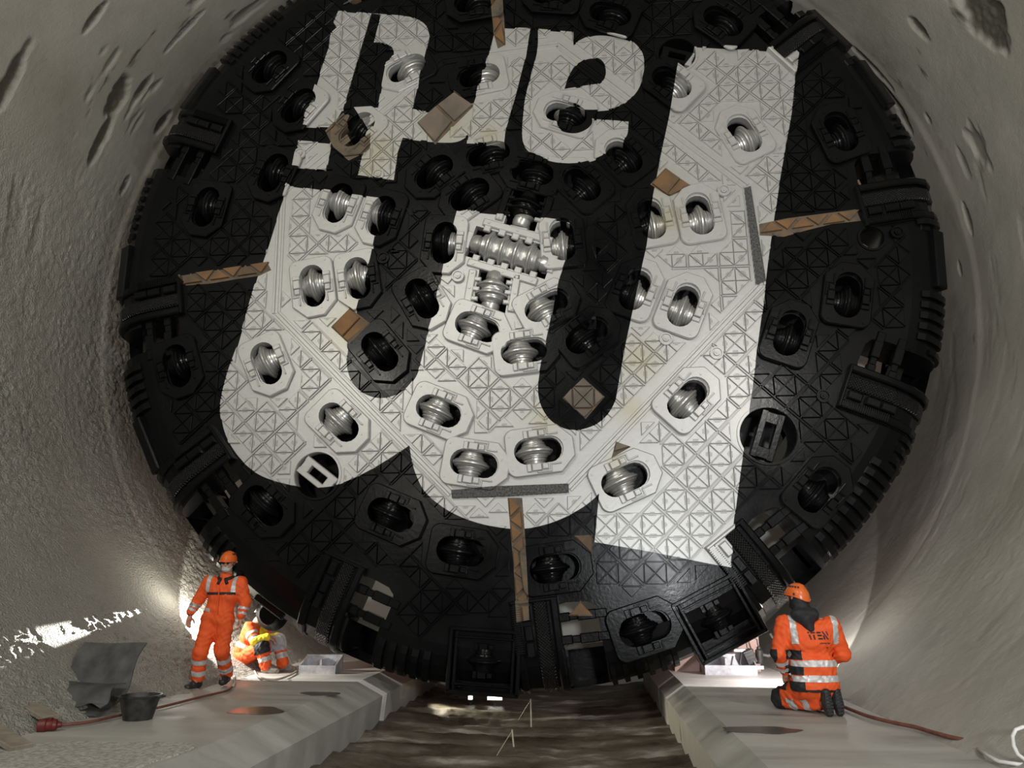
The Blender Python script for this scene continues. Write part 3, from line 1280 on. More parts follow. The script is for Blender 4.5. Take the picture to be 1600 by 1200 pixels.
plates.sort(key=shows, reverse=True)
for (x, y, a, c) in plates[:300]:
    link('wear_plate', PLATE, head, HO + Vector((x, y, 0)), a)
rest = MB()
pv = [v.co.copy() for v in PLATE.vertices]
pf = [tuple(p.vertices) for p in PLATE.polygons]
for (x, y, a, c) in plates[300:]:
    ca, sa = cos(a), sin(a)
    rest.add([(x + ca * v.x - sa * v.y, y + sa * v.x + ca * v.y, v.z) for v in pv], pf)
o = rest.build('wear_plate_field', PAINT, head, HO)
o['kind'] = 'stuff'
wb = MB()
for (mx, my, e) in beads.values():
    if any(b[0] < mx < b[1] and b[2] < my < b[3] and inpoly(mx, my, q) for q, b in zip(bx, bbs)):
        continue
    wb.box((mx, my, PL_H * .45), (LEG + .012, .020, PL_H * .9), rz=e, bev=.005)
o = wb.build('weld_bead_lattice', PAINT, head, HO)
o['kind'] = 'stuff'
# small stamped lines on the plates, on silver only
SIL = [poly_px(p) for p in LETTER_FILL]
CUT_ = [poly_px(p) for p in LETTER_CUT]
STAMP = plain('stamped_marks', (0.05, 0.05, 0.05), (0.16, 0.16, 0.16), 60, 0.7)
sm = MB()
srn = random.Random(9)
for (x, y, a, c) in plates[:1500]:
    if not any(inpoly(c[0], c[1], q) for q in SIL) or any(inpoly(c[0], c[1], q) for q in CUT_):
        continue
    for row in (0, 1):
        if row and srn.random() < .45:
            continue
        t = .43 - .06 * row
        mx, my = LEG * t, LEG * t
        w = srn.uniform(.05, .11) * (.6 if row else 1)
        k = -w / 2
        while k < w / 2:
            l = srn.uniform(.008, .022)
            ca, sa = cos(a), sin(a)
            qx, qy = mx + (k + l / 2) * -.7071, my + (k + l / 2) * .7071
            sm.box((x + ca * qx - sa * qy, y + sa * qx + ca * qy, PL_H), (l, .007, .0016), rz=a + 3 * pi / 4)
            k += l + .004
o = sm.build('stamped_marks', STAMP, head, HO)
o['kind'] = 'stuff'
# small bolt rosettes
for (px, py) in [(1040, 531), (1119, 553), (716, 433), (592, 275), (470, 242), (1130, 300), (1285, 620), (1400, 365), (600, 405)]:
    u, v = F(px, py)
    if any(inpoly(u, v, q) for k, q in holes):
        continue
    mb = MB()
    mb.lathe([(0, .095), (.03, .09), (.03, .07), (.012, .065), (.012, .045), (.04, .04), (.04, .02), (.05, .018), (.05, 0)], 20)
    mb.build('bolt_rosette', PAINT, head, HO + Vector((u, v, .03)), smooth=40)

# a few single triangles in the smooth middle
for (px, py, a, s) in [(612, 400, .2, .8), (690, 500, 1.2, .7), (875, 330, 2.0, .7), (835, 440, .4, .7), (845, 455, 3.5, .7), (725, 470, 2.3, .8), (700, 445, .9, .9),
                       (910, 420, 1.0, .8), (940, 390, 2.6, .8), (640, 340, .4, .9), (660, 420, 1.8, .9), (945, 560, .6, .9), (805, 515, .1, .6)]:
    u, v = F(px, py)
    if any(inpoly(u, v, q) for q in bx):
        continue
    o = link('centre_plate_triangle', PLATE, head, HO + Vector((u, v, 0)), a)
    o.scale = (s, s, 1)

# ------------------------------------------------------------------ machine body behind the head
PRIMER = plain('pink_primer', (0.42, 0.26, 0.22), (0.52, 0.36, 0.31), 2, 0.6, space='World')
PALE = plain('pale_bulkhead_paint', (0.5, 0.5, 0.46), (0.66, 0.65, 0.6), 1.5, 0.6, space='World')
shield = thing('machine_shield', 'pinkish primed steel shield of the boring machine behind its cutter head', 'machine', (0, 1.9, -6.02))
mb = MB()
mb.lathe([(-1.35, 5.9), (-1.35, 5.98), (-5.5, 5.98)], 128, Matrix.Translation((0, -1.9, 6.02)) @ Matrix.Rotation(pi / 2, 4, 'X'))
mb.build('shield_shell', PRIMER, shield, smooth=40)
mb = MB()
mb.lathe([(-1.9, 0), (-1.9, 5.9)], 96, Matrix.Translation((0, -1.9, 6.02)) @ Matrix.Rotation(pi / 2, 4, 'X'))
mb.build('bulkhead', PALE, shield)
for a in (0.2, 2.3, 4.4, 3.4):
    lamp('chamber_lamp', 'POINT', (3.6 * cos(a), 1.1, 3.6 * sin(a)), (0, 0, 0), 45, (1, 0.97, 0.85), 0.1)

# ------------------------------------------------------------------ tunnel
RT = 7.1
_rng = np.random.default_rng(11)


def vnoise(x, y, seed=0):
    """smooth value noise on numpy arrays"""
    xi, yi = np.floor(x).astype(np.int64), np.floor(y).astype(np.int64)
    fx, fy = x - xi, y - yi
    fx, fy = fx * fx * (3 - 2 * fx), fy * fy * (3 - 2 * fy)

    def h(a, b):
        n = (a * 374761393 + b * 668265263 + seed * 982451653) & 0x7fffffff
        n = ((n ^ (n >> 13)) * 1274126177) & 0x7fffffff
        return ((n ^ (n >> 16)) & 0xffff) / 65535.0
    return (h(xi, yi) * (1 - fx) + h(xi + 1, yi) * fx) * (1 - fy) + (h(xi, yi + 1) * (1 - fx) + h(xi + 1, yi + 1) * fx) * fy


def fbm(x, y, o=4, seed=0):
    t, a = 0, 0.5
    for i in range(o):
        t = t + a * vnoise(x * 2 ** i, y * 2 ** i, seed + i)
        a *= 0.5
    return t


def grid_mesh(name, P, mat, attr=None):
    """P: (n,m,3) array"""
    n, m = P.shape[:2]
    me = bpy.data.meshes.new(name)
    me.vertices.add(n * m)
    me.vertices.foreach_set('co', P.astype(np.float32).ravel())
    i, j = np.meshgrid(np.arange(n - 1), np.arange(m - 1), indexing='ij')
    q = np.stack([i * m + j, (i + 1) * m + j, (i + 1) * m + j + 1, i * m + j + 1], -1).reshape(-1, 4)
    me.loops.add(q.size)
    me.loops.foreach_set('vertex_index', q.ravel().astype(np.int32))
    me.polygons.add(len(q))
    me.polygons.foreach_set('loop_start', (np.arange(len(q)) * 4).astype(np.int32))
    me.polygons.foreach_set('use_smooth', np.ones(len(q), bool))
    me.materials.append(mat)
    me.update(calc_edges=True)
    if attr is not None:
        at = me.attributes.new('wet', 'FLOAT', 'POINT')
        at.data.foreach_set('value', attr.astype(np.float32).ravel())
    return me


def shotcrete_mat():
    m, nt, bs = nodes('sprayed_concrete')
    pos = N(nt, 'ShaderNodeNewGeometry').outputs['Position']
    sx = N(nt, 'ShaderNodeSeparateXYZ')
    nt.links.new(pos, sx.inputs[0])
    at = math_(nt, 'ARCTAN2', sx.outputs[0], math_(nt, 'MULTIPLY', sx.outputs[2], -1))
    cv = N(nt, 'ShaderNodeCombineXYZ')
    nt.links.new(math_(nt, 'MULTIPLY', at, 4.2), cv.inputs[0])
    nt.links.new(math_(nt, 'MULTIPLY', sx.outputs[1], 2.4), cv.inputs[1])
    streak = noise(nt, cv.outputs[0], 0.9, 4, 0.6)
    big = noise(nt, pos, 0.5, 4)
    fine = noise(nt, pos, 18, 4)
    col = ramp(nt, big, [(0.3, (0.31, 0.295, 0.25)), (0.5, (0.385, 0.37, 0.325)), (0.7, (0.46, 0.44, 0.395))])
    wa = N(nt, 'ShaderNodeAttribute')
    wa.attribute_name = 'wet'
    streak = math_(nt, 'SUBTRACT', streak, math_(nt, 'MULTIPLY', math_(nt, 'SUBTRACT', math_(nt, 'ABSOLUTE', at), 1.2), 0.05))
    wet = ramp(nt, streak, [(0.0, 1.0), (0.26, 1.0), (0.31, 0.0)])
    wet = math_(nt, 'MAXIMUM', wet, wa.outputs['Fac'])
    col = mix(nt, math_(nt, 'MULTIPLY', wet, 0.9), col, (0.075, 0.068, 0.05))
    col = mix(nt, math_(nt, 'MULTIPLY', fine, 0.25), col, (0.25, 0.24, 0.205))
    nt.links.new(col, bs.inputs['Base Color'])
    nt.links.new(ramp(nt, wet, [(0, 0.72), (1, 0.2)]), bs.inputs['Roughness'])
    # coarse sprayed grain low on the left, finer elsewhere
    gl = math_(nt, 'MULTIPLY', math_(nt, 'SUBTRACT', 0.15, at, True), math_(nt, 'MULTIPLY', math_(nt, 'ADD', at, 1.85), 1.6, True), True)
    gm = math_(nt, 'ADD', math_(nt, 'MULTIPLY', gl, math_(nt, 'ADD', big, 0.45)), 0.06)
    hgt = math_(nt, 'MULTIPLY', noise(nt, pos, 36, 3, 0.6), gm)
    b = bump(nt, None, hgt, 1.0, 0.075)
    bump(nt, bs, noise(nt, pos, 7, 4, 0.6), 0.2, 0.03, b)
    return m


SHOT = shotcrete_mat()


# damp scars where the spray has come off: place in the photograph, half length round the tunnel, half width along it
SCARS = [(185, 150, .35, .16), (222, 140, .30, .07), (255, 190, .22, .07), (160, 215, .45, .10), (195, 290, .16, .05), (150, 25, .3, .06), (20, 120, .5, .10), (290, 45, .5, .04),
         (1365, 105, .5, .05), (1392, 150, .4, .06), (1415, 190, .22, .06), (1438, 45, .25, .07), (1540, 25, .5, .28), (1512, 340, .25, .05), (1500, 420, .12, .04), (1452, 185, .07, .03)]


def tunnel_wall(side, name):
    ph = np.concatenate([np.linspace(radians(24), radians(92), 390, endpoint=False), np.linspace(radians(92), pi, 300)])
    ys = np.concatenate([np.linspace(-18, -6, 40, endpoint=False), np.linspace(-6, -1.6, 130, endpoint=False), np.linspace(-1.6, 2.8, 190, endpoint=False), np.linspace(2.8, 6, 40)])
    PH, Y = np.meshgrid(ph, ys, indexing='ij')
    S = PH * RT
    o = 0 if side < 0 else 50
    r = RT + 0.10 * (fbm(S * .35 + 40, Y * .35 + 40, 3, 3 + o) - .5) * np.clip((PH - radians(52)) / radians(20), 0.15, 1)
    pits = fbm(S * .55 + 90, Y * 2.2 + 90, 4, 21 + o)
    dent = np.clip((0.31 - pits) / .08, 0, 1) * np.clip((PH - radians(85)) / radians(20), 0.12, 1)
    scar = np.zeros_like(r)
    for (px, py, l, w) in SCARS:
        d = ray(px, py)
        a_, b_, c_ = d.x ** 2 + d.z ** 2, 2 * (CAM.x * d.x + CAM.z * d.z), CAM.x ** 2 + CAM.z ** 2 - RT ** 2
        q = CAM + d * ((-b_ + math.sqrt(b_ * b_ - 4 * a_ * c_)) / 2 / a_)
        if q.x * side < 0:
            continue
        s0 = RT * atan2(abs(q.x), -q.z)
        e = 1.5 - ((S - s0) / l) ** 2 - ((Y - q.y + .25 * (S - s0) * 0) / w) ** 2 + 1.6 * (fbm(S * 5, Y * 9, 3, 51) - .5)
        scar = np.maximum(scar, np.clip(e * 1.6, 0, 1))
    wet = np.clip(np.maximum(scar, dent * .5), 0, 1)
    r = r + 0.06 * dent + 0.07 * scar + 0.05 * scar * (fbm(S * 16, Y * 16, 2, 61) - .5)
    rough = np.clip((radians(112) - PH) / radians(30), 0, 1) if side < 0 else 0.12 * np.clip((radians(70) - PH) / radians(20), 0, 1) + 0.06
    rough = rough * np.clip(fbm(S * .5 + 12, Y * .5 + 12, 3, 77 + o) * 3.2 - 0.75, 0.12, 1)
    g = fbm(S * 17, Y * 17, 2, 31 + o) - .4
    r = r + rough * 0.085 * g
    r = r + 0.02 * (fbm(S * 2.2, Y * 2.2, 3, 5 + o) - .5)
    # the two halves meet under the crown
    w = np.clip((pi - PH) / .15, 0, 1)
    r = RT * (1 - w) + r * w
    P = np.stack([side * r * np.sin(PH), Y, -r * np.cos(PH)], -1)
    if side > 0:
        P = P[::-1]
        wet = wet[::-1]
    o_ = link(name, grid_mesh(name, P, SHOT, wet))
    o_['kind'] = 'structure'
    return o_


tunnel_wall(-1, 'wall_left')
tunnel_wall(1, 'wall_right')

# closed end of the start cavern far behind the camera
mb = MB()
mb.lathe([(0, 0), (0, 7.6)], 64, Matrix.Translation((0, -18, 0)) @ Matrix.Rotation(pi / 2, 4, 'X'))
o = mb.build('wall_back', SHOT)
o['kind'] = 'structure'


# ------------------------------------------------------------------ floor
def ground_mat():
    m, nt, bs = nodes('wet_rock_floor')
    pos = N(nt, 'ShaderNodeNewGeometry').outputs['Position']
    mp = N(nt, 'ShaderNodeMapping')
    mp.inputs['Scale'].default_value = (0.55, 1.6, 1)
    nt.links.new(pos, mp.inputs[0])
    a = noise(nt, mp.outputs[0], 1.5, 6, 0.6)
    b = noise(nt, pos, 9, 5)
    col = ramp(nt, a, [(0.30, (0.05, 0.037, 0.025)), (0.47, (0.115, 0.092, 0.068)), (0.57, (0.18, 0.155, 0.122)), (0.64, (0.42, 0.385, 0.33))])
    col = mix(nt, math_(nt, 'MULTIPLY', b, 0.4), col, (0.07, 0.056, 0.042))
    nt.links.new(col, bs.inputs['Base Color'])
    nt.links.new(ramp(nt, a, [(0.35, 0.22), (0.6, 0.6)]), bs.inputs['Roughness'])
    bump(nt, bs, noise(nt, pos, 12, 6, 0.65), 0.5, 0.03)
    return m


ROCK = ground_mat()
xs = np.linspace(-2.6, 2.7, 180)
ys = np.linspace(-9.5, 5, 300)
X, Y = np.meshgrid(xs, ys, indexing='ij')
bow = Y + 0.10 * (X - .2) ** 2 * 0.6
ph = bow / 0.62 + 0.5 * fbm(X * .7, Y * .4, 2, 9)
st = ph - np.floor(ph)
Z = -6.62 + 0.045 * (X ** 2) * .55 + 0.10 * (np.where(st < .8, st / .8, (1 - st) / .2)) * (0.25 + 1.1 * fbm(X * .8 + 5, Y * .8, 2, 4)) + 0.07 * (fbm(X * 3, Y * 3, 4, 6) - .5)
flo = link('floor', grid_mesh('floor', np.stack([X, Y, Z], -1)[::-1][:, ::-1][::-1], ROCK))
flo['kind'] = 'structure'


def concrete_mat(name, c0, c1, wet=True):
    m, nt, bs = nodes(name)
    pos = N(nt, 'ShaderNodeNewGeometry').outputs['Position']
    mp = N(nt, 'ShaderNodeMapping')
    mp.inputs['Scale'].default_value = (0.35, 1.3, 1)
    nt.links.new(pos, mp.inputs[0])
    a = noise(nt, mp.outputs[0], 1.6, 6, 0.6)
    col = ramp(nt, a, [(0.28, tuple(x * .55 for x in c0)), (0.38, c0), (0.58, c1), (0.75, tuple(min(.7, x * 1.2) for x in c1))])
    b = noise(nt, pos, 30, 4)
    col = mix(nt, math_(nt, 'MULTIPLY', b, .25), col, tuple(x * .6 for x in c0))
    nt.links.new(col, bs.inputs['Base Color'])
    nt.links.new(ramp(nt, a, [(0.3, 0.38), (0.6, 0.7)]), bs.inputs['Roughness'])
    bump(nt, bs, noise(nt, pos, 40, 4), 0.3, 0.006)
    return m


KERB = concrete_mat('kerb_concrete', (0.37, 0.36, 0.325), (0.48, 0.47, 0.43))
PALE_KERB = concrete_mat('pale_concrete', (0.48, 0.455, 0.42), (0.60, 0.57, 0.53))  # paler concrete colour for the blocks farther back


def kerb(side, y0, y1):
    if side > 0:
        prof = [(3.75, -6.0), (2.17, -6.0), (1.945, -6.16), (1.975, -6.75), (3.75, -6.75)]
    else:
        prof = [(-3.75, -6.0), (-2.04, -6.0), (-1.70, -6.17), (-1.76, -6.75), (-3.75, -6.75)]
    n = len(prof)
    mb = MB()
    P = Vector((sum(p[0] for p in prof) / n, 0))
    c = .03
    rows = []
    for y, k in ((y0, c), (y0 + c, 0), (y1 - c, 0), (y1, c)):
        rows.append([(x + (k if side > 0 else -k) * (1 if abs(x) < 3 else 0), y, z - (k if z > -6.1 else k * .5 if z > -6.5 else 0)) for x, z in prof])
    vs = sum(rows, [])
    fs = []
    for r in range(3):
        for i in range(n):
            j = (i + 1) % n
            q = (r * n + i, r * n + j, (r + 1) * n + j, (r + 1) * n + i)
            fs.append(q if side < 0 else q[::-1])
    fs.append(tuple(range(n)) if side > 0 else tuple(range(n - 1, -1, -1)))
    fs.append(tuple(3 * n + i for i in (range(n - 1, -1, -1) if side > 0 else range(n))))
    mb.add(vs, fs)
    return mb.build('kerb_block', PALE_KERB if y0 > -1 else KERB, flo)


kerb(1, -9.5, 0.16)
kerb(1, 0.27, 4.5)
kerb(-1, -9.5, 0.24)
kerb(-1, 0.42, 4.5)

GRAV = plain('grey_gravel', (0.24, 0.22, 0.19), (0.40, 0.375, 0.33), 20, 0.85, 0, 26, 0.9, 0.03, space='World')


def bank(side, name):
    ys = np.linspace(-9, 4.5, 420)
    t = np.linspace(0, 1, 70)
    T, Y = np.meshgrid(t, ys, indexing='ij')
    edge = 3.42 + 0.10 * (fbm(Y * .9 + 30, Y * 0 + 2, 3, 15) - .5) * 2
    if side > 0:
        edge = 3.55 + 0.10 * (fbm(Y * .8, Y * 0, 3, 16) - .5) * 2 + 0.30 * np.clip((-Y - 2.2) / 1.6, 0, 1)
    else:
        edge = edge - 0.36 * np.clip((Y + .6) / 1.2, 0, 1) * 0 + 0.25 * np.clip((-Y - 2.2) / 1.2, 0, 1)
    X = edge + T * (5.3 - edge)
    Z = -6.03 + 0.05 * T + (X - edge) ** 2 * 0.22 + (0.07 + .10 * T) * (fbm(X * 3, Y * 3, 4, 8 + side) - .45) * np.clip(T * 8, 0, 1)
    Z = Z + 0.05 * (fbm(X * 13, Y * 13, 2, 18) - .5) * np.clip(T * 8, 0.1, 1)
    Z[0] = -6.08
    P = np.stack([side * X, Y, Z], -1)
    if side < 0:
        P = P[::-1]
    o = link(name, grid_mesh(name, P, GRAV))
    o['kind'] = 'structure'
    return o


bank(-1, 'floor_gravel_left')
bank(1, 'floor_gravel_right')

# ------------------------------------------------------------------ people: one skin of tapered limbs, meshed from a distance field
class Field:
    def __init__(self):
        self.p = []

    def cap(self, a, b, ra, rb=None, k=.02, g=0, sq=(1, 1, 1)):
        self.p.append(('c', np.array(a, float), np.array(b, float), ra, ra if rb is None else rb, k, g))
        return self

    def ell(self, c, r, k=.02, g=0, M=None):
        self.p.append(('e', np.array(c, float), np.array(r, float), M, None, k, g))
        return self

    def mesh(self, h, wrinkle=0.0):
        lo, hi = np.full(3, 1e9), np.full(3, -1e9)
        for q in self.p:
            if q[0] == 'c':
                r = max(q[3], q[4])
                lo = np.minimum(lo, np.minimum(q[1], q[2]) - r)
                hi = np.maximum(hi, np.maximum(q[1], q[2]) + r)
            else:
                r = max(q[2])
                lo, hi = np.minimum(lo, q[1] - r), np.maximum(hi, q[1] + r)
        lo -= .03
        hi += .03
        n = np.ceil((hi - lo) / h).astype(int) + 1
        D = np.full(n, .25, np.float32)
        B = np.full(n, 9., np.float32)
        G = np.zeros(n, np.int16)
        for q in self.p:
            k = q[5]
            if q[0] == 'c':
                r = max(q[3], q[4])
                l, u = np.minimum(q[1], q[2]) - r - k - .03, np.maximum(q[1], q[2]) + r + k + .03
            else:
                r = max(q[2])
                l, u = q[1] - r - k - .03, q[1] + r + k + .03
            i0 = np.maximum(np.floor((l - lo) / h).astype(int), 0)
            i1 = np.minimum(np.ceil((u - lo) / h).astype(int) + 1, n)
            if (i1 <= i0).any():
                continue
            ax = [lo[d] + h * np.arange(i0[d], i1[d], dtype=np.float32) for d in range(3)]
            X, Y, Z = np.meshgrid(*ax, indexing='ij')
            if q[0] == 'c':
                a, b = q[1], q[2]
                d = b - a
                L = max(d @ d, 1e-9)
                t = np.clip(((X - a[0]) * d[0] + (Y - a[1]) * d[1] + (Z - a[2]) * d[2]) / L, 0, 1)
                v = np.sqrt((X - a[0] - t * d[0]) ** 2 + (Y - a[1] - t * d[1]) ** 2 + (Z - a[2] - t * d[2]) ** 2) - (q[3] + (q[4] - q[3]) * t)
            else:
                c, r3, M = q[1], q[2], q[3]
                x, y, z = X - c[0], Y - c[1], Z - c[2]
                if M is not None:
                    x, y, z = (M[0][0] * x + M[1][0] * y + M[2][0] * z, M[0][1] * x + M[1][1] * y + M[2][1] * z, M[0][2] * x + M[1][2] * y + M[2][2] * z)
                k0 = np.sqrt((x / r3[0]) ** 2 + (y / r3[1]) ** 2 + (z / r3[2]) ** 2)
                k1 = np.sqrt((x / r3[0] ** 2) ** 2 + (y / r3[1] ** 2) ** 2 + (z / r3[2] ** 2) ** 2) + 1e-6
                v = k0 * (k0 - 1) / k1
            S = (slice(i0[0], i1[0]), slice(i0[1], i1[1]), slice(i0[2], i1[2]))
            d0 = D[S]
            hh = np.clip(.5 + .5 * (d0 - v) / k, 0, 1)
            D[S] = d0 * (1 - hh) + v * hh - k * hh * (1 - hh)
            near = v < B[S]
            G[S] = np.where(near, q[6], G[S])
            B[S] = np.minimum(B[S], v)
        if wrinkle:
            ax = [lo[d] + h * np.arange(n[d]) for d in range(3)]
            X, Y, Z = np.meshgrid(*ax, indexing='ij')
            D += (wrinkle * (np.sin(31 * Z + 14 * np.sin(9 * X + 2) + 9 * Y) * np.sin(17 * X - 13 * Y + 8 * np.sin(11 * Z)) +
                             .6 * np.sin(57 * Z + 21 * X + 6 * np.sin(13 * Y)))).astype(np.float32)
        # surface nets
        s = D < 0
        cs = np.zeros(n - 1, np.int8)
        for i in (0, 1):
            for j in (0, 1):
                for k in (0, 1):
                    cs += s[i:n[0] - 1 + i, j:n[1] - 1 + j, k:n[2] - 1 + k]
        act = (cs > 0) & (cs < 8)
        idx = np.full(n - 1, -1, np.int64)
        I = np.argwhere(act)
        idx[act] = np.arange(len(I))
        acc = np.zeros((len(I), 3))
        cnt = np.zeros(len(I))
        cor = [(i, j, k) for i in (0, 1) for j in (0, 1) for k in (0, 1)]
        for a in cor:
            for ax_ in range(3):
                if a[ax_]:
                    continue
                b = list(a)
                b[ax_] = 1
                da = D[I[:, 0] + a[0], I[:, 1] + a[1], I[:, 2] + a[2]]
                db = D[I[:, 0] + b[0], I[:, 1] + b[1], I[:, 2] + b[2]]
                c = (da < 0) != (db < 0)
                t = np.where(c, da / np.where(c, da - db, 1), 0)
                p = np.array(a, float)[None].repeat(len(I), 0)
                p[:, ax_] += t
                acc[c] += p[c]
                cnt[c] += 1
        V = lo + h * (I + acc / np.maximum(cnt, 1)[:, None])
        grp = G[I[:, 0], I[:, 1], I[:, 2]]
        faces = []
        for ax_ in range(3):
            o1, o2 = [(1, 2), (2, 0), (0, 1)][ax_]
            sl = [slice(None)] * 3
            sl[ax_] = slice(0, n[ax_] - 1)
            sh = [slice(None)] * 3
            sh[ax_] = slice(1, n[ax_])
            ch = s[tuple(sl)] != s[tuple(sh)]
            E_ = np.argwhere(ch)
            E_ = E_[(E_[:, o1] > 0) & (E_[:, o2] > 0) & (E_[:, o1] < n[o1] - 1) & (E_[:, o2] < n[o2] - 1)]
            ins = s[E_[:, 0], E_[:, 1], E_[:, 2]]

            def cell(d1, d2):
                c = E_.copy()
                c[:, o1] -= d1
                c[:, o2] -= d2
                return idx[c[:, 0], c[:, 1], c[:, 2]]
            q = np.stack([cell(1, 1), cell(0, 1), cell(0, 0), cell(1, 0)], -1)
            q[~ins] = q[~ins][:, ::-1]
            faces.append(q)
        Fq = np.concatenate(faces)
        return V, Fq, grp


def raw_mesh(name, V, Fq, mat):
    me = bpy.data.meshes.new(name)
    me.vertices.add(len(V))
    me.vertices.foreach_set('co', np.asarray(V, np.float32).ravel())
    me.loops.add(Fq.size)
    me.loops.foreach_set('vertex_index', Fq.ravel().astype(np.int32))
    me.polygons.add(len(Fq))
    me.polygons.foreach_set('loop_start', (np.arange(len(Fq)) * 4).astype(np.int32))
    me.polygons.foreach_set('use_smooth', np.ones(len(Fq), bool))
    me.materials.append(mat)
    me.update(calc_edges=True)
    me.validate()
    return me


def sub_mesh(V, Fq, sel, off):
    """the chosen faces lifted off by a few millimetres"""
    fq = Fq[sel]
    used, inv = np.unique(fq.ravel(), return_inverse=True)
    nrm = np.zeros_like(V)
    a, b, c = V[Fq[:, 0]], V[Fq[:, 1]], V[Fq[:, 2]]
    fn = np.cross(b - a, c - a)
    for k in range(4):
        np.add.at(nrm, Fq[:, k], fn)
    nrm /= np.linalg.norm(nrm, axis=1)[:, None] + 1e-12
    return V[used] + nrm[used] * off, inv.reshape(-1, 4)


ORANGE = plain('high_visibility_orange', (0.78, 0.085, 0.012), (0.86, 0.12, 0.02), 12, 0.75)
REFL = plain('reflective_silver_tape', (0.50, 0.49, 0.48), (0.62, 0.61, 0.60), 20, 0.4, 0.2)
SKIN = plain('skin', (0.46, 0.22, 0.14), (0.55, 0.29, 0.20), 15, 0.5)
HELM = plain('orange_helmet_shell', (0.72, 0.13, 0.02), (0.76, 0.15, 0.025), 3, 0.3)
WHITEH = plain('white_helmet_shell', (0.65, 0.63, 0.58), (0.7, 0.68, 0.64), 3, 0.3)
BOOT = plain('dark_boot_leather', (0.012, 0.012, 0.012), (0.035, 0.032, 0.028), 20, 0.5, 0, 60, .4, .004)
DUSTB = plain('dusty_boot_leather', (0.16, 0.14, 0.12), (0.32, 0.30, 0.27), 20, 0.7, 0, 60, .4, .004)
BLACKF = plain('black_fabric', (0.008, 0.008, 0.010), (0.018, 0.018, 0.02), 30, 0.7)
YELLOW = plain('yellow_fabric', (0.85, 0.62, 0.02), (0.9, 0.70, 0.05), 12, 0.7)
GREYF = plain('grey_fabric', (0.36, 0.34, 0.36), (0.48, 0.46, 0.48), 12, 0.7)
HAIR = plain('grey_beard', (0.40, 0.37, 0.34), (0.55, 0.52, 0.48), 60, 0.8)


def v3(a):
    return np.array(a, float)


def hand(f, wr, d, palm_n, size=1.0, curl=0.5, side=1, g=0):
    """palm, four fingers and a thumb; d points along the hand, palm_n out of the palm"""
    d = v3(d) / np.linalg.norm(d)
    pn = v3(palm_n)
    pn = pn - d * (pn @ d)
    pn /= np.linalg.norm(pn)
    sdir = np.cross(d, pn) * side
    s = size
    f.cap(wr, wr + d * .035 * s, .025 * s, .027 * s, .01, g)
    for i, o in enumerate((-.027, -.009, .009, .027)):
        b0 = wr + d * .03 * s + sdir * o * .7 * s
        b = wr + d * (.088 - .004 * abs(i - 1.3)) * s + sdir * o * s
        f.cap(b0, b, .014 * s, .0115 * s, .008, g)
        L = (.042, .048, .045, .034)[3 - i] * s
        a1 = curl * .6
        d1 = d * cos(a1) + pn * sin(a1)
        m = b + d1 * L
        a2 = curl * 1.7
        d2 = d * cos(a2) + pn * sin(a2)
        f.cap(b, m, .0105 * s, .0095 * s, .004, g)
        f.cap(m, m + d2 * L * .85, .0095 * s, .0078 * s, .004, g)
    t0 = wr + d * .03 * s + sdir * .022 * s
    t1 = t0 + (d * .55 + sdir * .75 + pn * .35) * .045 * s
    f.cap(t0, t1, .0135 * s, .012 * s, .008, g)
    f.cap(t1, t1 + (d * .85 + sdir * .25 + pn * .45) * .035 * s, .0115 * s, .009 * s, .004, g)


def basis(fwd, up=(0, 0, 1)):
    f = Vector(fwd).normalized()
    r = f.cross(Vector(up)).normalized()
    u = r.cross(f).normalized()
    return Matrix((r, f, u)).transposed()      # columns: right, forward, up


def head_field(f, c, fwd, up, nk, s=1.0):
    Mt = basis(fwd, up)
    A = np.array(Mt)

    def P(x, y, z):
        return v3(c) + A @ v3((x, y, z)) * s
    f.ell(P(0, -.012, .03), v3((.075, .095, .10)) * s, .02, 0, Mt)
    f.ell(P(0, .02, -.035), v3((.060, .075, .085)) * s, .03, 0, Mt)
    f.cap(P(0, .055, -.09), P(0, .035, -.085), .028 * s, .035 * s, .02)
    f.cap(P(0, .085, .012), P(0, .105, -.025), .010 * s, .015 * s, .012)      # nose
    f.cap(P(-.035, .078, .022), P(.035, .078, .022), .012 * s, .012 * s, .012)  # brow
    f.cap(P(-.022, .083, -.062), P(.022, .083, -.062), .007 * s, .007 * s, .006)  # lips
    for q in (-1, 1):
        f.ell(P(q * .078, -.005, -.005), v3((.012, .022, .032)) * s, .008, 0, Mt)  # ears
        f.ell(P(q * .045, .060, -.03), v3((.022, .02, .025)) * s, .02, 0, Mt)      # cheeks
    f.cap(P(0, -.02, -.06), v3(nk), .055 * s, .058 * s, .02)
    return P, A, Mt


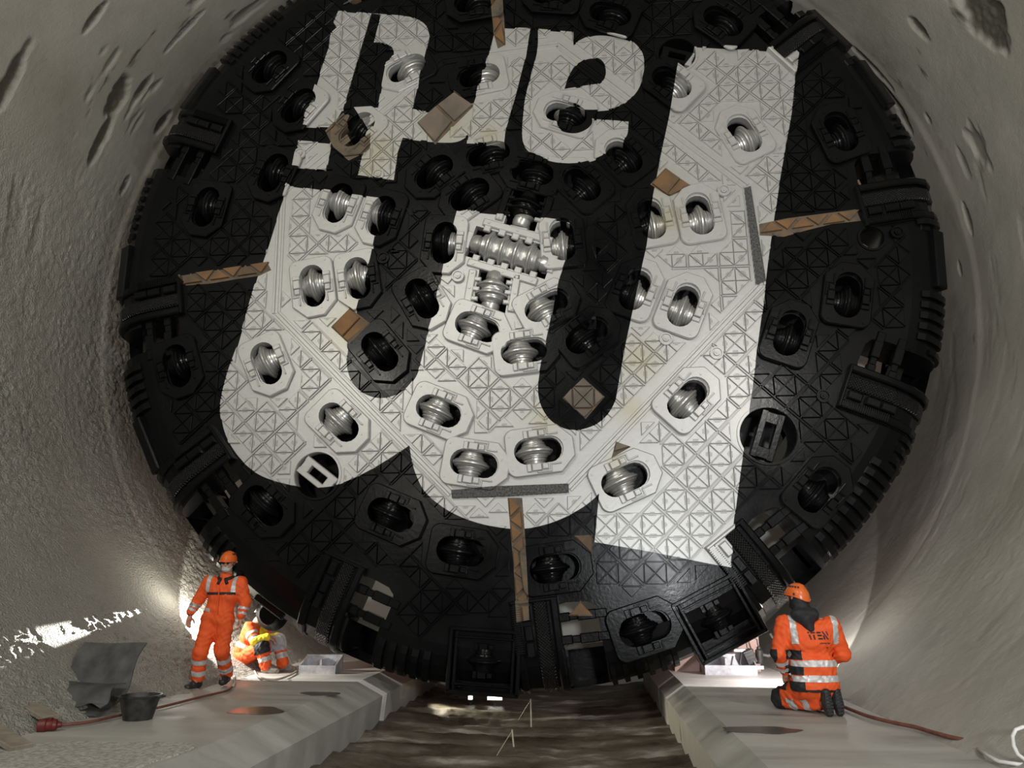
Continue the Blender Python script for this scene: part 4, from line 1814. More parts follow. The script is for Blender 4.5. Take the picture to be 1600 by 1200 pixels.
def helmet(parent, P, A, s, mat, vents=True, tilt=0.0):
    """climbing style shell with a short peak, vent holes and a chin strap"""
    mb = MB()
    n, k = 36, 9
    vs, fs = [], []
    for j in range(k + 1):
        t = (pi / 2) * j / k
        for i in range(n):
            a = 2 * pi * i / n
            z = .132 * sin(t) + .018
            r = cos(t)
            ry = .137 + (.024 if sin(a) > 0 else .0) * max(0, sin(a)) ** 3 * (1 if j < 1 else .25 if j < 2 else 0)
            drop = -.045 * (max(0, -sin(a)) ** 2) * (1 - j / k) if j < 6 else 0
            vs.append(Vector(P((.108 * r * cos(a)), -.008 + ry * r * sin(a), z + drop)))
    for j in range(k):
        for i in range(n):
            q = (i + 1) % n
            fs.append((j * n + i, j * n + q, (j + 1) * n + q, (j + 1) * n + i))
    mb.add(vs, fs)
    # rim lip
    mb.tube([vs[i] for i in range(n)] + [vs[0]], .005, 6)
    h = mb.build('helmet', mat, parent, smooth=60)
    if vents:
        vb = MB()
        for q in (-1, 1):
            for i in range(5):
                a = radians(-35 + 17 * i)
                t = radians(43)
                c = Vector(P(q * .108 * cos(t) * cos(a) * 1.02, -.008 + .137 * cos(t) * sin(a), .132 * sin(t) + .022))
                vb.box((0, 0, 0), (.016, .014, .016), M=Matrix.Translation(c))
            c = Vector(P(q * .106, -.04, .04))
            vb.box((0, 0, 0), (.012, .03, .022), M=Matrix.Translation(c))
        vb.build('helmet_vent', BLACKF, h)
    st = MB()
    for q in (-1, 1):
        st.tube([P(q * .09, .02, .02), P(q * .074, .035, -.06), P(q * .03, .06, -.115), P(0, .062, -.122)], .006, 6)
    st.build('chin_strap', BLACKF, h)
    return h


def boot(parent, ank, toe, mat, r=.048, sole=True, name='boot'):
    f = Field()
    ank, toe = v3(ank), v3(toe)
    d = toe - ank
    f.cap(ank + (0, 0, .10), ank, .056, .052, .02)
    f.cap(ank - d * .12 + (0, 0, -.02), toe * .6 + ank * .4, .050, .052, .02)
    f.cap(toe * .6 + ank * .4, toe, .052, .042, .02)
    V, Q, g = f.mesh(.011)
    return link(name, raw_mesh(name, V, Q, mat), parent)


def bands_of(name, parent, V, Q, test, mat, off=.004):
    C = V[Q].mean(1)
    sel = test(C)
    if sel.sum() == 0:
        return None
    v, q = sub_mesh(V, Q, sel, off)
    return link(name, raw_mesh(name, v, q, mat), parent)


def seg_t(C, a, b):
    a, b = v3(a), v3(b)
    d = b - a
    t = ((C - a) @ d) / (d @ d)
    r = np.linalg.norm(C - a - np.clip(t, 0, 1)[:, None] * d, axis=1)
    return t, r


def slab(a, b, lo, hi, rad):
    return lambda C: (lambda tr: (tr[0] > lo) & (tr[0] < hi) & (tr[1] < rad))(seg_t(C, a, b))


def person(label, loc, J, group=None, scale=1.0):
    return thing('person', label, 'person', loc, 0, None)


# --- the man walking towards the camera
def man_walking():
    base = on_floor(319, 1077, -6.0)
    t = thing('person', 'man in orange overalls and orange helmet walking past the left edge of the cutter head', 'person', (base.x, base.y, -6.0))
    k = 1.0
    J = dict(head=(.165, -.02, 1.50), neck=(.14, .03, 1.32), shL=(-.08, .03, 1.265), shR=(.33, .03, 1.25), chest=(.125, .03, 1.12), waist=(.085, .03, .92),
             pelv=(.075, .03, .80), elL=(-.20, .03, 1.04), wrL=(-.255, -.03, .86), elR=(.395, .07, 1.02), wrR=(.37, .03, .82),
             hipL=(-.015, .03, .78), hipR=(.16, .04, .78), knL=(-.065, -.06, .43), knR=(.15, .06, .44), anL=(-.11, .03, .10), anR=(.115, .33, .13))
    J = {a: v3(b) for a, b in J.items()}
    b = Field()
    P, A, Mt = head_field(b, J['head'], (.12, -1, -.12), (0.05, 0, 1), J['neck'], .95)
    b.cap(J['neck'], J['chest'], .065, .085, .03)
    b.cap(J['chest'], J['pelv'], .085, .085, .03)
    for s in 'LR':
        b.cap(J['neck'] - (0, 0, .05), J['sh' + s], .05, .05, .04)
        b.cap(J['sh' + s], J['el' + s], .045, .036, .02)
        b.cap(J['el' + s], J['wr' + s], .036, .026, .02)
        b.cap(J['hip' + s], J['kn' + s], .075, .05, .03)
        b.cap(J['kn' + s], J['an' + s], .05, .035, .02)
        b.cap(J['an' + s], J['an' + s] + (0, -.12, -.04), .035, .03, .02)
    hand(b, J['wrL'], (-.15, -.12, -1), (.8, -.5, 0), 1.0, .7, -1)
    hand(b, J['wrR'], (.0, -.10, -1), (-.8, -.4, 0), 1.0, .8, 1)
    V, Q, g = b.mesh(.0065)
    body = link('body', raw_mesh('body', V, Q, SKIN), t)
    # overalls
    f = Field()
    f.cap(J['shL'] + (.06, 0, -.05), J['shR'] + (-.06, 0, -.05), .105, .105, .06)
    f.cap(J['chest'] + (-.06, 0, -.02), J['chest'] + (.06, 0, -.02), .135, .135, .06)
    f.cap(J['waist'] + (-.055, 0, 0), J['waist'] + (.055, 0, 0), .125, .125, .06)
    for s in 'LR':
        f.cap(J['sh' + s], J['el' + s], .082, .068, .05)
        f.cap(J['el' + s], J['wr' + s] + (0, 0, .04), .068, .052, .03)
    f.cap(J['neck'] + (0, -.01, -.06), J['neck'] + (0, -.01, .0), .085, .078, .03)
    V1, Q1, g1 = f.mesh(.010, .004)
    jk = link('jacket', raw_mesh('jacket', V1, Q1, ORANGE), t)
    f = Field()
    f.cap(J['pelv'] + (-.06, 0, .06), J['pelv'] + (.06, 0, .06), .128, .128, .05)
    for s in 'LR':
        f.cap(J['hip' + s], J['kn' + s], .115, .085, .05)
        f.cap(J['kn' + s], J['an' + s] + (0, 0, .03), .085, .078, .04)
    V2, Q2, g2 = f.mesh(.010, .005)
    tr = link('trousers', raw_mesh('trousers', V2, Q2, ORANGE), t)
    for s in 'LR':
        for lo, hi in ((.45, .62), (.78, .95)):
            bands_of('reflective_band', jk, V1, Q1, slab(J['el' + s] - (0, 0, .0), J['wr' + s] + (0, 0, .02), lo - .1, hi - .1, .085), REFL)
        for lo, hi in ((.22, .40), (.62, .80)):
            bands_of('reflective_band', tr, V2, Q2, slab(J['kn' + s], J['an' + s], lo, hi, .11), REFL)
    for x in (-.045, .285):
        bands_of('shoulder_stripe', jk, V1, Q1, lambda C: (np.abs(C[:, 0] - x) < .026) & (C[:, 2] > 1.13) & (np.abs(C[:, 1] - .03) < .2), REFL)
    bands_of('chest_pocket_edge', jk, V1, Q1, lambda C: (np.abs(C[:, 2] - 1.125) < .014) & (C[:, 1] < -.02) & (C[:, 0] > -.06) & (C[:, 0] < .31), BLACKF, .005)
    bands_of('waist_band', jk, V1, Q1, lambda C: (np.abs(C[:, 2] - .93 - .25 * (C[:, 0] + .02) * -1) < .02) & (C[:, 0] < .02) & (C[:, 1] < .05), REFL)
    c = MB()
    c.tube([J['neck'] + v3((.085 * cos(a), -.012 + .08 * sin(a), .0 + .03 * max(0, -sin(a)) * -1)) for a in np.linspace(-pi * .5 + .25, pi * 1.5 - .25, 20)], .022, 8)
    c.tube([J['neck'] + (-.03, -.09, -.02), J['neck'] + (-.055, -.105, -.09)], .02, 8)
    c.tube([J['neck'] + (.03, -.09, -.02), J['neck'] + (.06, -.105, -.085)], .02, 8)
    c.build('collar', BLACKF, jk, smooth=True)
    z = MB()
    z.box(J['chest'] + (0.0, -.145, -.09), (.012, .01, .30))
    z.build('zip_flap', ORANGE, jk)
    for s, dx in (('L', -.03), ('R', .03)):
        boot(t, J['an' + s] + (0, 0, -.03), J['an' + s] + (dx, -.17, -.065), BOOT)
    helmet(t, P, A, .95, HELM)
    # glasses and beard
    gl = MB()
    for q in (-1, 1):
        gl.lathe([(0, 0), (.004, .018), (.008, .022)], 12, Matrix.Translation(Vector(P(q * .031, .094, .004))) @ Matrix.Rotation(pi / 2, 4, 'X'))
        gl.tube([P(q * .05, .09, .008), P(q * .08, .0, .008)], .003, 5)
    gl.tube([P(-.055, .093, .014), P(.055, .093, .014)], .005, 6)
    gl.build('safety_glasses', BLACKF, body)
    bf = Field()
    bf.ell(P(0, .055, -.088), v3((.048, .045, .036)), .02, 0, Mt)
    bf.cap(P(-.055, .02, -.05), P(-.03, .06, -.085), .02, .024, .02)
    bf.cap(P(.055, .02, -.05), P(.03, .06, -.085), .02, .024, .02)
    bf.cap(P(-.03, .088, -.05), P(.03, .088, -.05), .008, .008, .01)
    Vb, Qb, _ = bf.mesh(.008)
    link('beard', raw_mesh('beard', Vb, Qb, HAIR), body)
    w = MB()
    w.lathe([(-.012, .034), (-.012, .038), (.012, .038), (.012, .034)], 14, Matrix.Translation(Vector(J['wrL'] + (0, 0, .012))))
    w.build('wristwatch', BLACKF, t)
    return t


man_walking()


# --- the man kneeling with his back to the camera
def man_kneeling():
    base = on_floor(1283, 1119, -6.0)
    t = thing('person', 'man in orange jacket kneeling with his back to us on the right walkway, looking up', 'person', (base.x, base.y, -6.0))
    J = dict(head=(-.085, .16, 1.10), neck=(-.05, .13, .93), shL=(-.235, .16, .845), shR=(.205, .08, .835), chest=(-.01, .12, .70), waist=(.005, .12, .45),
             pelv=(.02, .12, .28), elL=(-.315, .14, .56), wrL=(-.235, .27, .365), elR=(.305, .14, .555), wrR=(.20, .36, .46),
             hipL=(-.07, .13, .25), hipR=(.09, .12, .25), knL=(-.25, .46, .10), knR=(-.02, .56, .09), anL=(.06, .06, .11), anR=(.17, .10, .11))
    J = {a: v3(b) for a, b in J.items()}
    b = Field()
    P, A, Mt = head_field(b, J['head'], (-.62, .76, .12), (0.06, -.10, 1), J['neck'], .95)
    b.cap(J['neck'], J['chest'], .065, .085, .03)
    b.cap(J['chest'], J['pelv'], .085, .085, .03)
    for s in 'LR':
        b.cap(J['neck'] - (0, 0, .05), J['sh' + s], .05, .05, .04)
        b.cap(J['sh' + s], J['el' + s], .045, .036, .02)
        b.cap(J['el' + s], J['wr' + s], .036, .026, .02)
        b.cap(J['hip' + s], J['kn' + s], .075, .05, .03)
        b.cap(J['kn' + s], J['an' + s], .05, .035, .02)
    hand(b, J['wrL'], (.12, .35, -.85), (.3, .8, .2), 1.0, .6, 1)
    hand(b, J['wrR'], (-.75, .45, -.3), (-.2, .2, -.9), 1.0, .6, -1)
    V, Q, g = b.mesh(.0065)
    body = link('body', raw_mesh('body', V, Q, SKIN), t)
    f = Field()
    f.cap(J['shL'] + (.06, 0, -.05), J['shR'] + (-.06, 0, -.05), .105, .105, .06)
    f.cap(J['chest'] + (-.085, 0, -.02), J['chest'] + (.085, 0, -.02), .14, .14, .06)
    f.cap(J['waist'] + (-.085, 0, 0), J['waist'] + (.075, 0, 0), .142, .142, .06)
    f.cap(J['waist'] + (-.09, 0, -.17), J['waist'] + (.085, 0, -.17), .148, .148, .05)
    for s in 'LR':
        f.cap(J['sh' + s], J['el' + s], .085, .072, .05)
        f.cap(J['el' + s], J['wr' + s] * .85 + J['el' + s] * .15, .072, .055, .03)
    V1, Q1, g1 = f.mesh(.010, .0045)
    # straight hem
    keep = V1[Q1].mean(1)[:, 2] > .215
    Q1 = Q1[keep]
    used, inv = np.unique(Q1.ravel(), return_inverse=True)
    V1, Q1 = V1[used], inv.reshape(-1, 4)
    jk = link('jacket', raw_mesh('jacket', V1, Q1, ORANGE), t)
    torso = lambda C: (C[:, 0] > -.235) & (C[:, 0] < .235)
    for z in (.475, .335):
        bands_of('reflective_band', jk, V1, Q1, lambda C: (np.abs(C[:, 2] - z - .01 * C[:, 0]) < .028) & (C[:, 0] > -.215) & (C[:, 0] < .226) & (C[:, 1] < .2), REFL)
    for x, sl in ((-.175, -.22), (.212, .20)):
        bands_of('shoulder_stripe', jk, V1, Q1, lambda C: (np.abs(C[:, 0] - x + sl * (C[:, 2] - .80) * -1 * 0) < .028) & (C[:, 2] > .66) & (np.abs(C[:, 1] - .12) < .2), REFL)
    bands_of('side_panel', jk, V1, Q1, lambda C: (C[:, 0] > -.26) & (C[:, 0] < -.12) & (C[:, 2] > .22) & (C[:, 2] < .60) & (C[:, 1] > -.01 + .35 * np.clip(-.12 - C[:, 0], 0, 1) * 0 - .02) & (C[:, 0] < -.125) & (np.abs(C[:, 2] - .475) > .029) & (np.abs(C[:, 2] - .335) > .029), BLACKF, .004)
    bands_of('hem_edge', jk, V1, Q1, lambda C: (C[:, 2] < .24), BLACKF, .005)
    bands_of('elbow_patch', jk, V1, Q1, lambda C: (C[:, 0] < -.345) & (C[:, 2] < .60) & (C[:, 2] > .40), BLACKF, .004)
    for lo, hi in ((.30, .48), (.62, .80)):
        bands_of('reflective_band', jk, V1, Q1, slab(J['elL'], J['wrL'], lo, hi, .085), REFL, .005)
    bands_of('reflective_band', jk, V1, Q1, slab(J['elR'], J['wrR'], .45, .7, .09), REFL, .005)
    # hood / neck warmer hanging down the back
    h = Field()
    h.cap(P(0, -.03, -.05), J['neck'] + (0, .0, .02), .085, .10, .03)
    h.cap(J['neck'] + (-.06, -.05, .0), J['neck'] + (.07, -.07, .0), .07, .07, .03)
    h.cap(J['neck'] + (.0, -.09, -.04), J['neck'] + (.035, -.10, -.13), .075, .045, .04)
    h.ell(P(0, -.035, -.02), v3((.088, .085, .09)), .02, 0, Mt)
    Vh, Qh, _ = h.mesh(.009, .002)
    link('neck_warmer', raw_mesh('neck_warmer', Vh, Qh, BLACKF), t)
    f = Field()
    f.cap(J['pelv'] + (-.06, 0, -.01), J['pelv'] + (.06, 0, -.01), .135, .135, .05)
    for s in 'LR':
        f.cap(J['hip' + s], J['kn' + s], .125, .095, .04)
        f.cap(J['kn' + s], J['an' + s] * .8 + J['kn' + s] * .2, .092, .082, .04)
    V2, Q2, _ = f.mesh(.010, .006)
    tr = link('trousers', raw_mesh('trousers', V2, Q2, ORANGE), t)
    bands_of('reflective_band', tr, V2, Q2, slab(J['knL'], J['anL'], .30, .46, .13), REFL)
    bands_of('reflective_band', tr, V2, Q2, slab(J['knL'], J['anL'], .62, .76, .13), REFL)
    bands_of('knee_pad', tr, V2, Q2, slab(J['knL'], J['anL'], -.5, .16, .14), BLACKF)
    bands_of('thigh_pocket', tr, V2, Q2, lambda C: (slab(J['hipL'], J['knL'], .45, .80, .16)(C)) & (C[:, 2] > .20), BLACKF)
    # boots: toes on the floor, soles towards the camera
    for s, a in (('L', 0), ('R', 0)):
        an = J['an' + s]
        heel = an + (.0, -.07, .10)
        toe = an + (.012, -.085, -.075)
        f = Field()
        f.cap(an + (0, .10, .0), heel + (0, .05, -.02), .052, .052, .02)
        f.cap(heel, an + (.005, -.075, .0), .046, .050, .02)
        f.cap(an + (.005, -.075, .0), toe, .052, .040, .02)
        Vb, Qb, _ = f.mesh(.010)
        bt = link('boot', raw_mesh('boot', Vb, Qb, BOOT), t)
        so = MB()
        for i in range(7):
            q = heel + (toe - heel) * (i / 6)
            so.box((0, 0, 0), (.075 - .02 * abs(i - 3.2) / 3, .018, .020), M=Matrix.Translation(Vector(q + (0, -.045, 0))))
        so.build('boot_sole', BLACKF, bt)
    helmet(t, P, A, .95, HELM)
    # stencil print on the back of the jacket, laid on the cloth
    from mathutils.bvhtree import BVHTree
    bvh = BVHTree.FromPolygons([Vector(p) for p in V1], [tuple(q) for q in Q1.tolist()])
    GL = [[(250, 235), (295, 235), (305, 272), (262, 272)], [(283, 325), (322, 325), (358, 475), (323, 478)],
          [(343, 235), (480, 235), (488, 272), (355, 272)], [(420, 325), (460, 325), (488, 470), (453, 470)],
          [(530, 232), (655, 232), (665, 270), (543, 270)], [(563, 323), (690, 323), (695, 362), (575, 363)], [(580, 428), (712, 428), (720, 467), (590, 467)],
          [(736, 345), (775, 345), (803, 467), (766, 467)], [(703, 213), (747, 213), (918, 464), (873, 464)], [(838, 213), (874, 213), (910, 337), (880, 337)]]
    xq = 612
    for wq, hq in ((14, 44), (30, 20), (14, 48), (26, 26), (40, 30), (20, 44), (22, 22), (14, 14), (40, 42), (24, 34)):
        GL.append([(xq, 578), (xq + wq, 578), (xq + wq + 6, 578 + hq), (xq + 6, 578 + hq)])
        xq += wq + 11
    GL.append([(838, 705), (862, 705), (880, 765), (828, 750)])
    for nm, sel in (('back_print', GL[:10]), ('back_print_small', GL[10:])):
        mb = MB()
        for gl in sel:
            gx_, gy_ = sum(p[0] for p in gl) / 4, sum(p[1] for p in gl) / 4
            ex = 5 if nm == 'back_print' else 1
            gl = [(p[0] + ex * (1 if p[0] > gx_ else -1), p[1] + ex * (1 if p[1] > gy_ else -1)) for p in gl]
            q4 = [((1262 + u / 21.15 - 1283) * .00617 - .002, (1119 - 980 - v / 21.15) * .00617 - .018) for u, v in gl]
            n4 = 5
            vs, fs = [], []
            for i in range(n4 + 1):
                for j in range(n4 + 1):
                    u, v = i / n4, j / n4
                    x = (q4[0][0] * (1 - u) + q4[1][0] * u) * (1 - v) + (q4[3][0] * (1 - u) + q4[2][0] * u) * v
                    z = (q4[0][1] * (1 - u) + q4[1][1] * u) * (1 - v) + (q4[3][1] * (1 - u) + q4[2][1] * u) * v
                    ys_ = [h_[0].y for h_ in (bvh.ray_cast(Vector((x + dx, -1, z + dz)), Vector((0, 1, 0))) for dx in (-.016, 0, .016) for dz in (-.016, 0, .016)) if h_[0]]
                    vs.append((x, (min(ys_) if ys_ else 0) - .006, z))
            for i in range(n4):
                for j in range(n4):
                    a0 = i * (n4 + 1) + j
                    fs.append((a0, a0 + 1, a0 + n4 + 2, a0 + n4 + 1))
            mb.add(vs, fs)
        mb.build(nm, BLACKF, jk)
    return t


man_kneeling()


# --- the man crouching under the rim
def man_crouching():
    base = on_floor(400, 1050, -6.0)
    t = thing('person', 'crouching worker in orange jacket, head hidden behind the round cutter at the left rim', 'person', (base.x, base.y, -6.0))
    J = dict(head=(.03, .02, .80), neck=(-.05, .03, .70), shL=(-.10, -.13, .63), shR=(-.08, .20, .63), chest=(-.13, .03, .50), waist=(-.20, .03, .32),
             pelv=(-.22, .03, .21), elL=(.03, -.20, .44), wrL=(.20, -.14, .50), elR=(.08, .20, .44), wrR=(.24, .10, .50),
             hipL=(-.20, -.07, .20), hipR=(-.20, .13, .20), knL=(.13, -.17, .36), knR=(.27, .10, .43), anL=(.20, -.14, .08), anR=(.36, .10, .08))
    J = {a: v3(b) for a, b in J.items()}
    b = Field()
    P, A, Mt = head_field(b, J['head'], (.85, -.1, -.45), (.4, 0, 1), J['neck'], .95)
    b.cap(J['neck'], J['chest'], .065, .085, .03)
    b.cap(J['chest'], J['pelv'], .085, .085, .03)
    for s in 'LR':
        b.cap(J['neck'] - (0, 0, .05), J['sh' + s], .05, .05, .04)
        b.cap(J['sh' + s], J['el' + s], .045, .036, .02)
        b.cap(J['el' + s], J['wr' + s], .036, .026, .02)
        b.cap(J['hip' + s], J['kn' + s], .075, .05, .03)
        b.cap(J['kn' + s], J['an' + s], .05, .035, .02)
    hand(b, J['wrL'], (.7, .2, -.35), (0, .3, -.9), 1.0, .7, 1)
    hand(b, J['wrR'], (.7, -.2, -.35), (0, -.3, -.9), 1.0, .7, -1)
    V, Q, g = b.mesh(.0065)
    link('body', raw_mesh('body', V, Q, SKIN), t)
    f = Field()
    f.cap(J['shL'] + (0, .05, -.04), J['shR'] + (0, -.05, -.04), .105, .105, .06)
    f.cap(J['chest'] + (0, -.07, 0), J['chest'] + (0, .07, 0), .135, .135, .06)
    f.cap(J['waist'] + (0, -.07, 0), J['waist'] + (0, .07, 0), .135, .135, .06)
    for s in 'LR':
        f.cap(J['sh' + s], J['el' + s], .085, .07, .04)
    V1, Q1, _ = f.mesh(.010, .0045)
    jk = link('jacket', raw_mesh('jacket', V1, Q1, ORANGE), t)
    for lo, hi in ((.40, .58), (.75, .93)):
        bands_of('reflective_band', jk, V1, Q1, slab(J['shL'], J['elL'], lo, hi, .10), REFL)
    bands_of('reflective_band', jk, V1, Q1, slab(J['chest'], J['waist'], .55, .85, .30), REFL)
    f = Field()
    for s in 'LR':
        f.cap(J['el' + s], J['wr' + s] * .9 + J['el' + s] * .1, .072, .055, .03)
    f.cap(J['shR'] + (.09, -.10, -.05), J['chest'] + (.12, .02, .06), .07, .08, .04)
    V3, Q3, _ = f.mesh(.010, .004)
    link('sleeve', raw_mesh('sleeve', V3, Q3, YELLOW), t)['label'] = 'bright yellow sleeves and chest'
    f = Field()
    f.cap(J['pelv'] + (0, -.06, 0), J['pelv'] + (0, .06, 0), .14, .14, .05)
    for s in 'LR':
        f.cap(J['hip' + s], J['kn' + s], .115, .095, .04)
        f.cap(J['kn' + s], J['an' + s] + (0, 0, .02), .092, .085, .04)
    V2, Q2, _ = f.mesh(.010, .006)
    tr = link('trousers', raw_mesh('trousers', V2, Q2, ORANGE), t)
    bands_of('knee_pad', tr, V2, Q2, lambda C: slab(J['knL'], J['anL'], -.4, .30, .12)(C) & (C[:, 0] > .02), BLACKF)
    bands_of('knee_pad', tr, V2, Q2, lambda C: slab(J['knR'], J['anR'], -.5, .40, .13)(C), GREYF)
    for s in 'LR':
        bands_of('reflective_band', tr, V2, Q2, slab(J['kn' + s], J['an' + s], .48, .70, .115), REFL)
    for s in 'LR':
        boot(t, J['an' + s] + (0, 0, -.02), J['an' + s] + (.17, -.02, -.045), DUSTB)
    helmet(t, P, A, .95, WHITEH)
    return t


man_crouching()

# ------------------------------------------------------------------ things lying about
RUBBER = plain('worn_dark_sheet', (0.055, 0.055, 0.055), (0.11, 0.11, 0.108), 5, 0.6, 0, 30, .3, .004, space='World')
TUBM = plain('muddy_black_plastic', (0.012, 0.012, 0.012), (0.05, 0.047, 0.042), 14, 0.45)
WOOD = plain('dusty_plank_wood', (0.22, 0.19, 0.145), (0.33, 0.29, 0.23), 9, 0.8, space='World')
REDP = plain('dark_red_plastic', (0.10, 0.012, 0.012), (0.16, 0.02, 0.018), 10, 0.45)
REDC = plain('red_brown_cable_jacket', (0.13, 0.045, 0.03), (0.2, 0.075, 0.05), 10, 0.6)
PALEC = plain('pale_hose_rubber', (0.42, 0.36, 0.29), (0.55, 0.48, 0.40), 10, 0.6)
GALV = plain('galvanised_steel', (0.42, 0.42, 0.44), (0.60, 0.60, 0.63), 14, 0.45, 0.4)
WPIPE = plain('white_painted_tube', (0.66, 0.65, 0.62), (0.74, 0.73, 0.70), 10, 0.4)
STRING = plain('pale_stake_wood', (0.45, 0.40, 0.28), (0.55, 0.5, 0.36), 20, 0.7)


def water_mat(name, c):
    m, nt, bs = nodes(name)
    bs.inputs['Base Color'].default_value = (*c, 1)
    bs.inputs['Roughness'].default_value = 0.3
    tc = N(nt, 'ShaderNodeTexCoord')
    bump(nt, bs, noise(nt, tc.outputs['Object'], 6, 2), 0.08, 0.01)
    return m


WATER = water_mat('puddle_water', (0.09, 0.082, 0.07))


def puddle(label, px, py, lx, ly, z=-6.0, rz=0.0):
    c = on_floor(px, py, z)
    mb = MB()
    n = 40
    rnd = random.Random(px)
    k = [rnd.uniform(-.15, .15) for _ in range(4)]
    top, bot = [], []
    for i in range(n):
        a = 2 * pi * i / n
        r = 1 + k[0] * cos(2 * a + 1) + k[1] * sin(3 * a) + .5 * k[2] * cos(5 * a) + .4 * k[3] * sin(8 * a)
        top.append((lx * r * cos(a), ly * r * sin(a)))
    mb.prism(top, -.002, .004)
    o = mb.build('puddle', WATER, None, (c.x, c.y, z))
    o.rotation_euler = (0, 0, rz)
    tag(o, label, 'puddle')


puddle('small shiny puddle on the left concrete kerb, near its inner edge', 402, 1111, .26, .26)
puddle('thin shiny puddle farther back on the left concrete kerb', 500, 1084, .22, .16)
puddle('wide dark puddle on the right concrete kerb, left of the kneeling man', 1190, 1141, .33, .18)

# bent sheet leaning at the left wall
c = on_floor(140, 1113)
sheet = thing('bent_sheet', 'torn dark grey sheet standing bent against the gravel by the left wall', 'sheet', (c.x, c.y, -5.99), radians(-8))


def curved_sheet(prof, x0, x1, th, wav, torn, seed, nx=40):
    rnd = np.random.default_rng(seed)
    P = np.array(prof, float)
    L = np.r_[0, np.cumsum(np.hypot(*np.diff(P, axis=0).T))]
    ts = np.linspace(0, L[-1], 26)
    py, pz = np.interp(ts, L, P[:, 0]), np.interp(ts, L, P[:, 1])
    for _ in range(2):
        py[1:-1] = (py[:-2] + 2 * py[1:-1] + py[2:]) / 4
        pz[1:-1] = (pz[:-2] + 2 * pz[1:-1] + pz[2:]) / 4
    ny = np.gradient(pz)
    nz = -np.gradient(py)
    l = np.hypot(ny, nz)
    ny, nz = ny / l, nz / l
    mb = MB()
    vs = []
    for side in (0, 1):
        for i in range(nx + 1):
            u = i / nx
            x = x0 + (x1 - x0) * u
            cut = torn * (vnoise(np.array([u * 6.0]), np.array([seed * 1.0]), seed)[0] - .2)
            for j in range(26):
                t = j / 25
                w = wav * sin(5 * u + 3 * t + seed)
                ty = py[j] + ny[j] * (th * side + w)
                tz = pz[j] + nz[j] * (th * side + w) + (cut * max(0, (t - .75)) * 4 if torn else 0)
                vs.append((x + .02 * sin(9 * t + seed) * (1 if i in (0, nx) else .3), ty, max(tz, .002)))
    n1 = (nx + 1) * 26
    fs = []
    for i in range(nx):
        for j in range(25):
            a = i * 26 + j
            fs.append((a, a + 1, a + 27, a + 26))
            fs.append((n1 + a, n1 + a + 26, n1 + a + 27, n1 + a + 1))
    for i in range(nx):
        for j in (0, 25):
            a = i * 26 + j
            q = (a, a + 26, n1 + a + 26, n1 + a)
            fs.append(q if j == 0 else q[::-1])
    for j in range(25):
        for i in (0, nx):
            a = i * 26 + j
            q = (a, n1 + a, n1 + a + 1, a + 1)
            fs.append(q if i == 0 else q[::-1])
    mb.add(vs, fs)
    return mb


curved_sheet([(.30, .62), (.22, .50), (.14, .34), (.06, .18), (-.10, .05), (-.30, .02)], -.42, .34, .012, .012, .0, 3).build('sheet_back', RUBBER, sheet, smooth=50)
curved_sheet([(.0, .26), (-.10, .25), (-.16, .20), (-.22, .10), (-.27, .02)], -.36, .36, .010, .008, .16, 8).build('sheet_flap', RUBBER, sheet, smooth=50)

# mortar tub
c = on_floor(215, 1124)
tub = thing('mortar_tub', 'round muddy black mortar tub standing on the left kerb', 'tub', (c.x, c.y, -6.0))
mb = MB()
mb.lathe([(0, 0), (0, .125), (.01, .130), (.20, .178), (.205, .196), (.215, .198), (.218, .19), (.215, .172), (.02, .122), (.02, 0)], 40)
mb.build('tub_body', TUBM, tub, smooth=40)
for s in (1, -1):
    mb = MB()
    mb.tube([(s * .185, -.05, .205), (s * .225, -.04, .205), (s * .235, 0, .205), (s * .225, .04, .205), (s * .185, .05, .205)], .010, 8)
    mb.build('handle', TUBM, tub, smooth=True)
mb = MB()
mb.lathe([(.15, 0), (.15, .155)], 24)
mb.build('mortar_residue', GRAV, tub)

# planks in the rubble
for (p0, p1, lab, wd, za, zb) in (((14, 1084), (78, 1121), 'dusty plank lying in the rubble behind the red plug', .15, -5.765, -5.905), ((-25, 1132), (34, 1168), 'dusty plank end at the left edge of the picture', .17, -5.86, -5.975)):
    a, b = on_floor(*p0, z=za), on_floor(*p1, z=zb)
    d = b - a
    mb = MB()
    L = d.length
    mb.box((0, 0, 0), (L, wd, .035), bev=.006)
    for q in (-1, 1):
        mb.box((q * L * .31, 0, .019), (.004, wd * .98, .002))
    o = mb.build('plank', WOOD, None, (a + b) / 2)
    o.rotation_euler = d.to_track_quat('X', 'Z').to_euler()
    tag(o, lab, 'plank', 'planks in the rubble')


def cable(name, label, pts, r, mat, z=-5.975, cat='cable', group=None):
    P = [Vector((p[0], p[1], 0)) if False else on_floor(p[0], p[1], p[2] if len(p) > 2 else z) for p in pts]
    Q = []
    for i in range(len(P) - 1):
        p0, p1, p2, p3 = P[max(i - 1, 0)], P[i], P[i + 1], P[min(i + 2, len(P) - 1)]
        for k in range(6):
            t = k / 6
            Q.append(0.5 * ((2 * p1) + (p2 - p0) * t + (2 * p0 - 5 * p1 + 4 * p2 - p3) * t * t + (3 * p1 - p0 - 3 * p2 + p3) * t ** 3))
    Q.append(P[-1])
    c = Q[len(Q) // 2]
    mb = MB()
    mb.tube([q - c for q in Q], r, 8)
    o = mb.build(name, mat, None, c, smooth=True)
    tag(o, label, cat, group)
    return o


